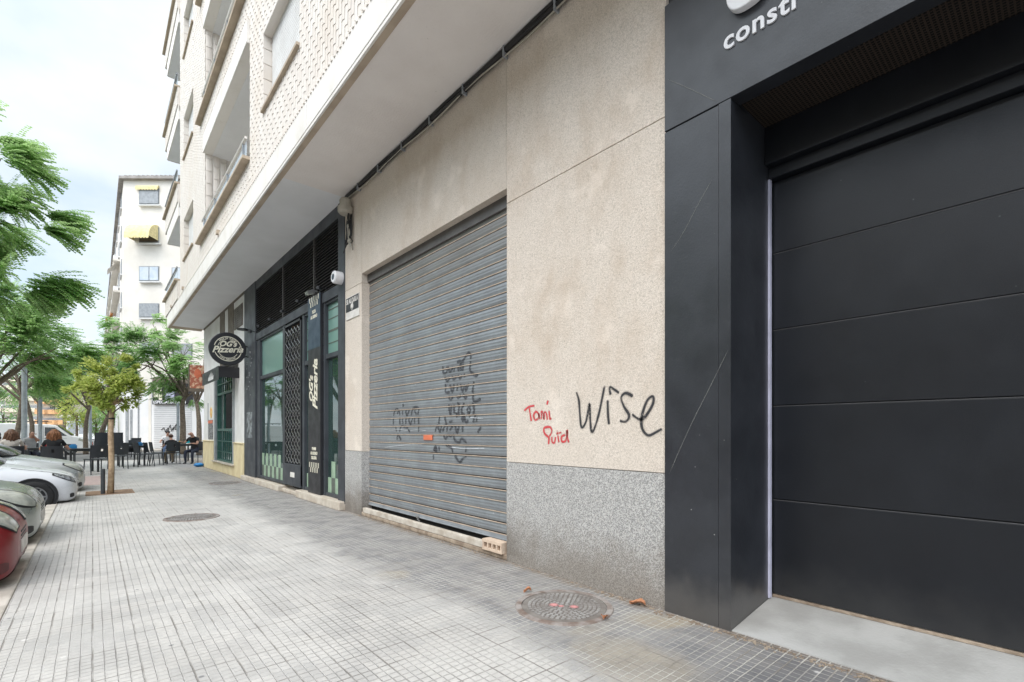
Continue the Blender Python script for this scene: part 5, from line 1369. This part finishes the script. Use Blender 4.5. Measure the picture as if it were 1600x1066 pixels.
for k, (v0, v1, mt) in enumerate(((295, 319, m_shw), (355, 379, m_brown), (416, 439, m_curt), (474, 496, m_shw), (535, 557, m_shw))):
    w_ = fw(217, 248, v0, v1, m_greyfr)
    fw(218, 232 if mt is m_curt else 246.6, v0 + 1.3, v1 - 1.3, mt, .09, 'blind', par=w_)
    if mt is m_curt: fw(233.5, 246.6, v0 + 1.3, v1 - 1.3, mt, .09, 'curtain', par=w_)
    fw(215.5, 249, v1 + .5, v1 + 2.2, m_whitewall, .25, 'sill', .2, par=w_)
    w2 = fw(268, 300, v0 + 2, v1 + 2, m_greyfr); fw(269.5, 298.5, v0 + 3.3, v1 + .7, mt, .09, 'blind', par=w2)
def awn(u0, u1, v0, v1, out, mt, z_=zb):
    a, b = cp(u0, z_), cp(u1, z_); zt2, zb2 = hz(v0, z_), hz(v1, z_ - out); o2 = -cdir * out; mb = MB(); n = 6
    pts = []
    for i in range(n + 1):
        f = i / n; d_ = out * math.sin(f * math.pi / 2); z2 = zb2 + (zt2 - zb2) * math.cos(f * math.pi / 2) ** 1
        pts.append((d_, z2))
    top = [(a - cdir * d_, z2) for d_, z2 in pts]; top2 = [(b - cdir * d_, z2) for d_, z2 in pts]
    vs = [(p.x, p.y, z2) for p, z2 in top] + [(p.x, p.y, z2) for p, z2 in top2] + [(a.x, a.y, zb2), (b.x, b.y, zb2)]
    m_ = n + 1
    fs = [(i, i + 1, m_ + i + 1, m_ + i) for i in range(n)] + [tuple(list(range(m_)) + [2 * m_])] + [tuple(list(range(m_, 2 * m_)) + [2 * m_ + 1])]
    mb.add(vs, fs)
    e0 = a - cdir * out; e1 = b - cdir * out
    for i in range(8):
        p = e0.lerp(e1, i / 8); q = e0.lerp(e1, (i + 1) / 8)
        mb.add([(p.x, p.y, zb2), (q.x, q.y, zb2), (q.x, q.y, zb2 - .12), ((p.x + q.x) / 2, (p.y + q.y) / 2, zb2 - .2), (p.x, p.y, zb2 - .12)], [(0, 1, 2, 3, 4)])
    mb.build('window_awning', mt, BT)
awn(210, 248, 353, 368, 1.0, m_yaw); awn(214, 249, 290.5, 293, .18, m_yaw)
# side face windows, awnings, balconies
rnd = random.Random(8)
for fl_ in range(6):
    zz = 4.9 + fl_ * 2.6
    for j in range(13):
        yy = A_.y + 2.5 + j * 4.4
        w_ = MB().box(A_.x - .04, A_.x + .02, yy, yy + 1.6, zz + .9, zz + 2.1).build('side_window', m_shw, BT)
        MB().box(A_.x - .12, A_.x + .02, yy - .1, yy + 1.7, zz + .82, zz + .895).build('sill', m_bw2, w_)
for (j, zz, mt) in ((3, 13.2, m_oaw), (5, 10.6, m_oaw), (6, 7.9, m_oaw), (1, 15.8, m_fascia)):
    yy = A_.y + 2.3 + j * 4.4
    MB().add([(A_.x, yy, zz), (A_.x, yy + 2, zz), (A_.x - .8, yy + 2, zz - .9), (A_.x - .8, yy, zz - .9)], [(0, 1, 2, 3)]).build('side_awning', mt, BT)
for zz in (5.4, 8.0, 10.6, 13.2, 15.8):
    MB().box(A_.x - .45, A_.x + .02, A_.y + 6, A_.y + 60, zz - .25, zz - .1).build('string_course', m_bw, BT)
    for j in range(9): MB().box(A_.x - .42, A_.x - .08, A_.y + 7 + j * 5.6, A_.y + 7.8 + j * 5.6, zz - .1, zz + .45).build('air_conditioner', m_bw2, BT)
# ground-floor shop across: roller shutter, banner
gs_ = fw(240, 299, 637, 700, m_bw2, .03, 'roller_shutter', .03)
q = MB()
for i in range(22):
    v = 639 + i * 2.9; a, b = cp(240.5, zb - .05), cp(298.5, zb - .05); q.tube([(a.x, a.y, hz(v, zb)), (b.x, b.y, hz(v, zb))], .012, 4)
q.build('slat_line', m_shw, gs_)
q = MB()
for (pts) in ([(252, 672), (256, 668), (258, 675), (262, 669)], [(262, 673), (266, 664), (268, 674), (271, 667)], [(270, 672), (276, 662), (274, 672), (282, 666)]):
    q.tube([tuple(cp(u, zb - .07)[:2]) + (hz(v, zb),) for u, v in pts], .03, 4)
q.build('black_graffiti', m_cable, gs_)
fw(215, 216.5, 600, 700, m_shw, .06, 'downpipe', .05); fw(232, 236, 600, 700, m_bw, .03, 'pilaster', .03)
for (u0, u1) in ((196, 200), (203, 206)): fw(u0, u1, 640, 700, m_shw, .05, 'door_panel', .04)
SB = thing('shop_banner', 'long dark shop banner with white shapes above the white roller shutter', 'banner', tuple(cp(268, zb - .2)[:2]) + (hz(632, zb),))
fw(238, 300, 600, 632, m_signb, .2, 'banner_board', .1, par=SB)
wb = []
for (u0, u1, v0, v1) in ((240, 247, 612, 621), (244, 252, 603, 611), (248, 253, 616, 625), (258, 262, 608, 626), (262, 268, 613, 624), (268, 272, 610, 627), (277, 290, 605, 612), (280, 284, 600.5, 606)):
    fw(u0, u1, v0, v1, m_signw if u0 < 250 else M('lilac_print', (.45, .45, .62), .6), .25, 'banner_shape', .04, par=SB)
cN = cp(265, zb - .27); q = MB(); q.add(*text('ESPECIALISTAS EN', .30, (cN.x, cN.y, hz(629, zb)), tuple(rdir), (0, 0, 1), .01, .006, sx=1.0)); q.build('lettering', m_white, SB)
fw(238, 300, 590, 599, m_brown, .15, 'upper_window', .1, par=BT)
# far apartment rows at the end of the square
def far_block(name, lab, u0, u1, vt, z_, mt, fl, cols, ac):
    a, b = cp(u0, z_), cp(u1, z_); h_ = hz(vt, z_); t = thing(name, lab, 'building', tuple(((a + b) / 2)[:2]) + (0,), 0, 'far apartment blocks')
    MB().poly([(a.x, a.y, 0), (b.x, b.y, 0), (b.x, b.y, h_), (a.x, a.y, h_)], tuple(cdir * 10)).build('wall', mt, t)
    c1_, c2_ = a - cdir * .8 - rdir * .5, b - cdir * .8 + rdir * .5
    MB().poly([(c1_.x, c1_.y, h_), (c2_.x, c2_.y, h_), (c2_.x, c2_.y, h_ + .35), (c1_.x, c1_.y, h_ + .35)], tuple(cdir * 11)).build('roof', ac, t)
    fh = h_ / fl; W_ = (b - a).length
    for i in range(fl):
        for j in range(cols):
            p = a + rdir * (W_ * (j + .5) / cols); zz = i * fh + .9
            w_ = MB().poly([tuple((p - rdir * .8 - cdir * .03)[:2]) + (zz,), tuple((p + rdir * .8 - cdir * .03)[:2]) + (zz,), tuple((p + rdir * .8 - cdir * .03)[:2]) + (zz + fh * .5,), tuple((p - rdir * .8 - cdir * .03)[:2]) + (zz + fh * .5,)], tuple(cdir * .02)).build('window', m_shw, t)
            if j % 2 == 0 and i > 0:
                MB().poly([tuple((p - rdir * 1.4 - cdir * 1.0)[:2]) + (zz - .3,), tuple((p + rdir * 1.4 - cdir * 1.0)[:2]) + (zz - .3,), tuple((p + rdir * 1.4 - cdir * 1.0)[:2]) + (zz + .6,), tuple((p - rdir * 1.4 - cdir * 1.0)[:2]) + (zz + .6,)], tuple(cdir * .98)).build('balcony', ac, t)
    return t
m_peach = M('peach_render', (.78, .68, .54), .85); m_peach2 = M('cream_render', (.80, .74, .64), .85)
far_block('far_block', 'peach coloured far apartment block behind the van, left part', 8, 66, 596, 105, m_peach2, 5, 6, m_peach)
far_block('far_block', 'cream far apartment block with orange balconies right of the lamp posts', 68, 106, 603, 100, m_peach, 5, 5, M('orange_balcony', (.75, .42, .2), .8))
far_block('far_block', 'low pale building right of the far cream block', 104, 192, 652, 85, m_bw2, 1, 5, m_bw)
far_block('far_block', 'greyish far block half hidden behind the tree crowns', 106, 192, 612, 125, m_peach2, 5, 6, m_bw)
far_block('far_block', 'pale far block at the very left edge of the picture', -40, 4, 590, 110, m_bw2, 6, 4, m_peach)
# opposite side of the street (mirrored in the shop glass)
OB = thing('opposite_building', 'long cream building on the opposite side of the street', 'building', (-24, 20, 0))
MB().box(-34, -24, -30, 62, -.12, 15).build('wall', M('opp_cream', (.62, .54, .42), .85), OB)
for fl_ in range(5):
    zz = .8 + fl_ * 3
    for j in range(18):
        q = MB(); q2 = MB()
        q.box(-24.03, -23.97, -28 + j * 4.4, -26.4 + j * 4.4, zz + .2, zz + 1.8)
        q.build('window', m_shw, OB)
        if j % 2 and fl_: q2.box(-23.96, -22.9, -28.6 + j * 4.4, -25.8 + j * 4.4, zz - .3, zz + .7).build('balcony', m_peach, OB)
for i, (x, y) in enumerate(((-7.5, 9), (-9, 17), (-8, 26))):
    tree('street_tree', ('tree standing out in the street opposite the shutter', 'tree in the street opposite the pizzeria', 'tree in the street opposite the bar corner')[i], (x, y, -.12), [(x, y, -.12), (x, y, 1.5), (x, y + .1, 2.6)], .13, [((x, y, 4.6), (2.0, 2.0, 1.7), 1.0)], m_leafA, 70 + i, .18, 3200, clump=.35)
# ---------------------------------------------------------------- WORLD, SUN, CAMERA
w = bpy.data.worlds.new('World'); S.world = w; w.use_nodes = True
nt = w.node_tree; nt.nodes.clear(); T = NT(nt)
sky = T.n('ShaderNodeTexSky', None, sky_type='NISHITA', sun_disc=False, sun_elevation=R(52), sun_rotation=R(-115), air_density=1.0, dust_density=1.5, ozone_density=1.0)
gen = T.n('ShaderNodeTexCoord').outputs['Generated']
sz = T.xyz(gen)
den = T.math('ADD', T.math('MAXIMUM', sz[2], 0.0), .18)
pl = T.n('ShaderNodeCombineXYZ', {0: T.math('DIVIDE', sz[0], den), 1: T.math('DIVIDE', sz[1], den), 2: 0.0}).outputs[0]
cl = T.ramp(T.noise(pl, 1.2, 6, .5), .34, .62)
cloud = T.mix(T.ramp(T.noise(pl, 3.1, 6, .6), .3, .7), (5.0, 5.2, 5.3), (4.6, 5.0, 5.25))
thin = T.mix(.62, sky.outputs[0], (4.1, 4.8, 5.4))
colr = T.mix(T.math('MULTIPLY', cl, .93), thin, cloud)
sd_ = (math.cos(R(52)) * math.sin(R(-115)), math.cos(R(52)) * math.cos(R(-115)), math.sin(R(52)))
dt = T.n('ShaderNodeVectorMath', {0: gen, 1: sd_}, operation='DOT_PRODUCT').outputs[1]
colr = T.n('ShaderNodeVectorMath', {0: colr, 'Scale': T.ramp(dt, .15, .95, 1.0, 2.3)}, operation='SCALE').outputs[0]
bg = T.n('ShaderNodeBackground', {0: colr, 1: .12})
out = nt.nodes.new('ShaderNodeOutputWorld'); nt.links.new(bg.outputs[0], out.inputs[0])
sd = bpy.data.lights.new('sun', 'SUN'); sd.energy = 1.0; sd.angle = R(40); sd.color = (1, .95, .88)
so = bpy.data.objects.new('sun', sd); COL.objects.link(so)
el, az = R(52), R(-115)       # azimuth measured like the sky: from +Y towards +X
sdir = Vector((math.cos(el) * math.sin(az), math.cos(el) * math.cos(az), math.sin(el)))
so.rotation_euler = sdir.to_track_quat('Z', 'Y').to_euler(); so.location = (-10, 0, 20)
cam = bpy.data.cameras.new('camera'); co = bpy.data.objects.new('camera', cam); COL.objects.link(co)
co.location = (0, 0, H); co.rotation_euler = (R(90), 0, -YAW)
cam.sensor_width = 36; cam.sensor_fit = 'HORIZONTAL'; cam.lens = F / 1600 * 36
cam.shift_y = (CY - 533) / 1600; cam.clip_end = 2000; cam.clip_start = .05
S.camera = co
S.view_settings.view_transform = 'Standard'; S.view_settings.look = 'None'; S.view_settings.gamma = 1
S.view_settings.exposure = .86
S.render.engine = 'CYCLES'; S.cycles.max_bounces = 8; S.cycles.transparent_max_bounces = 12
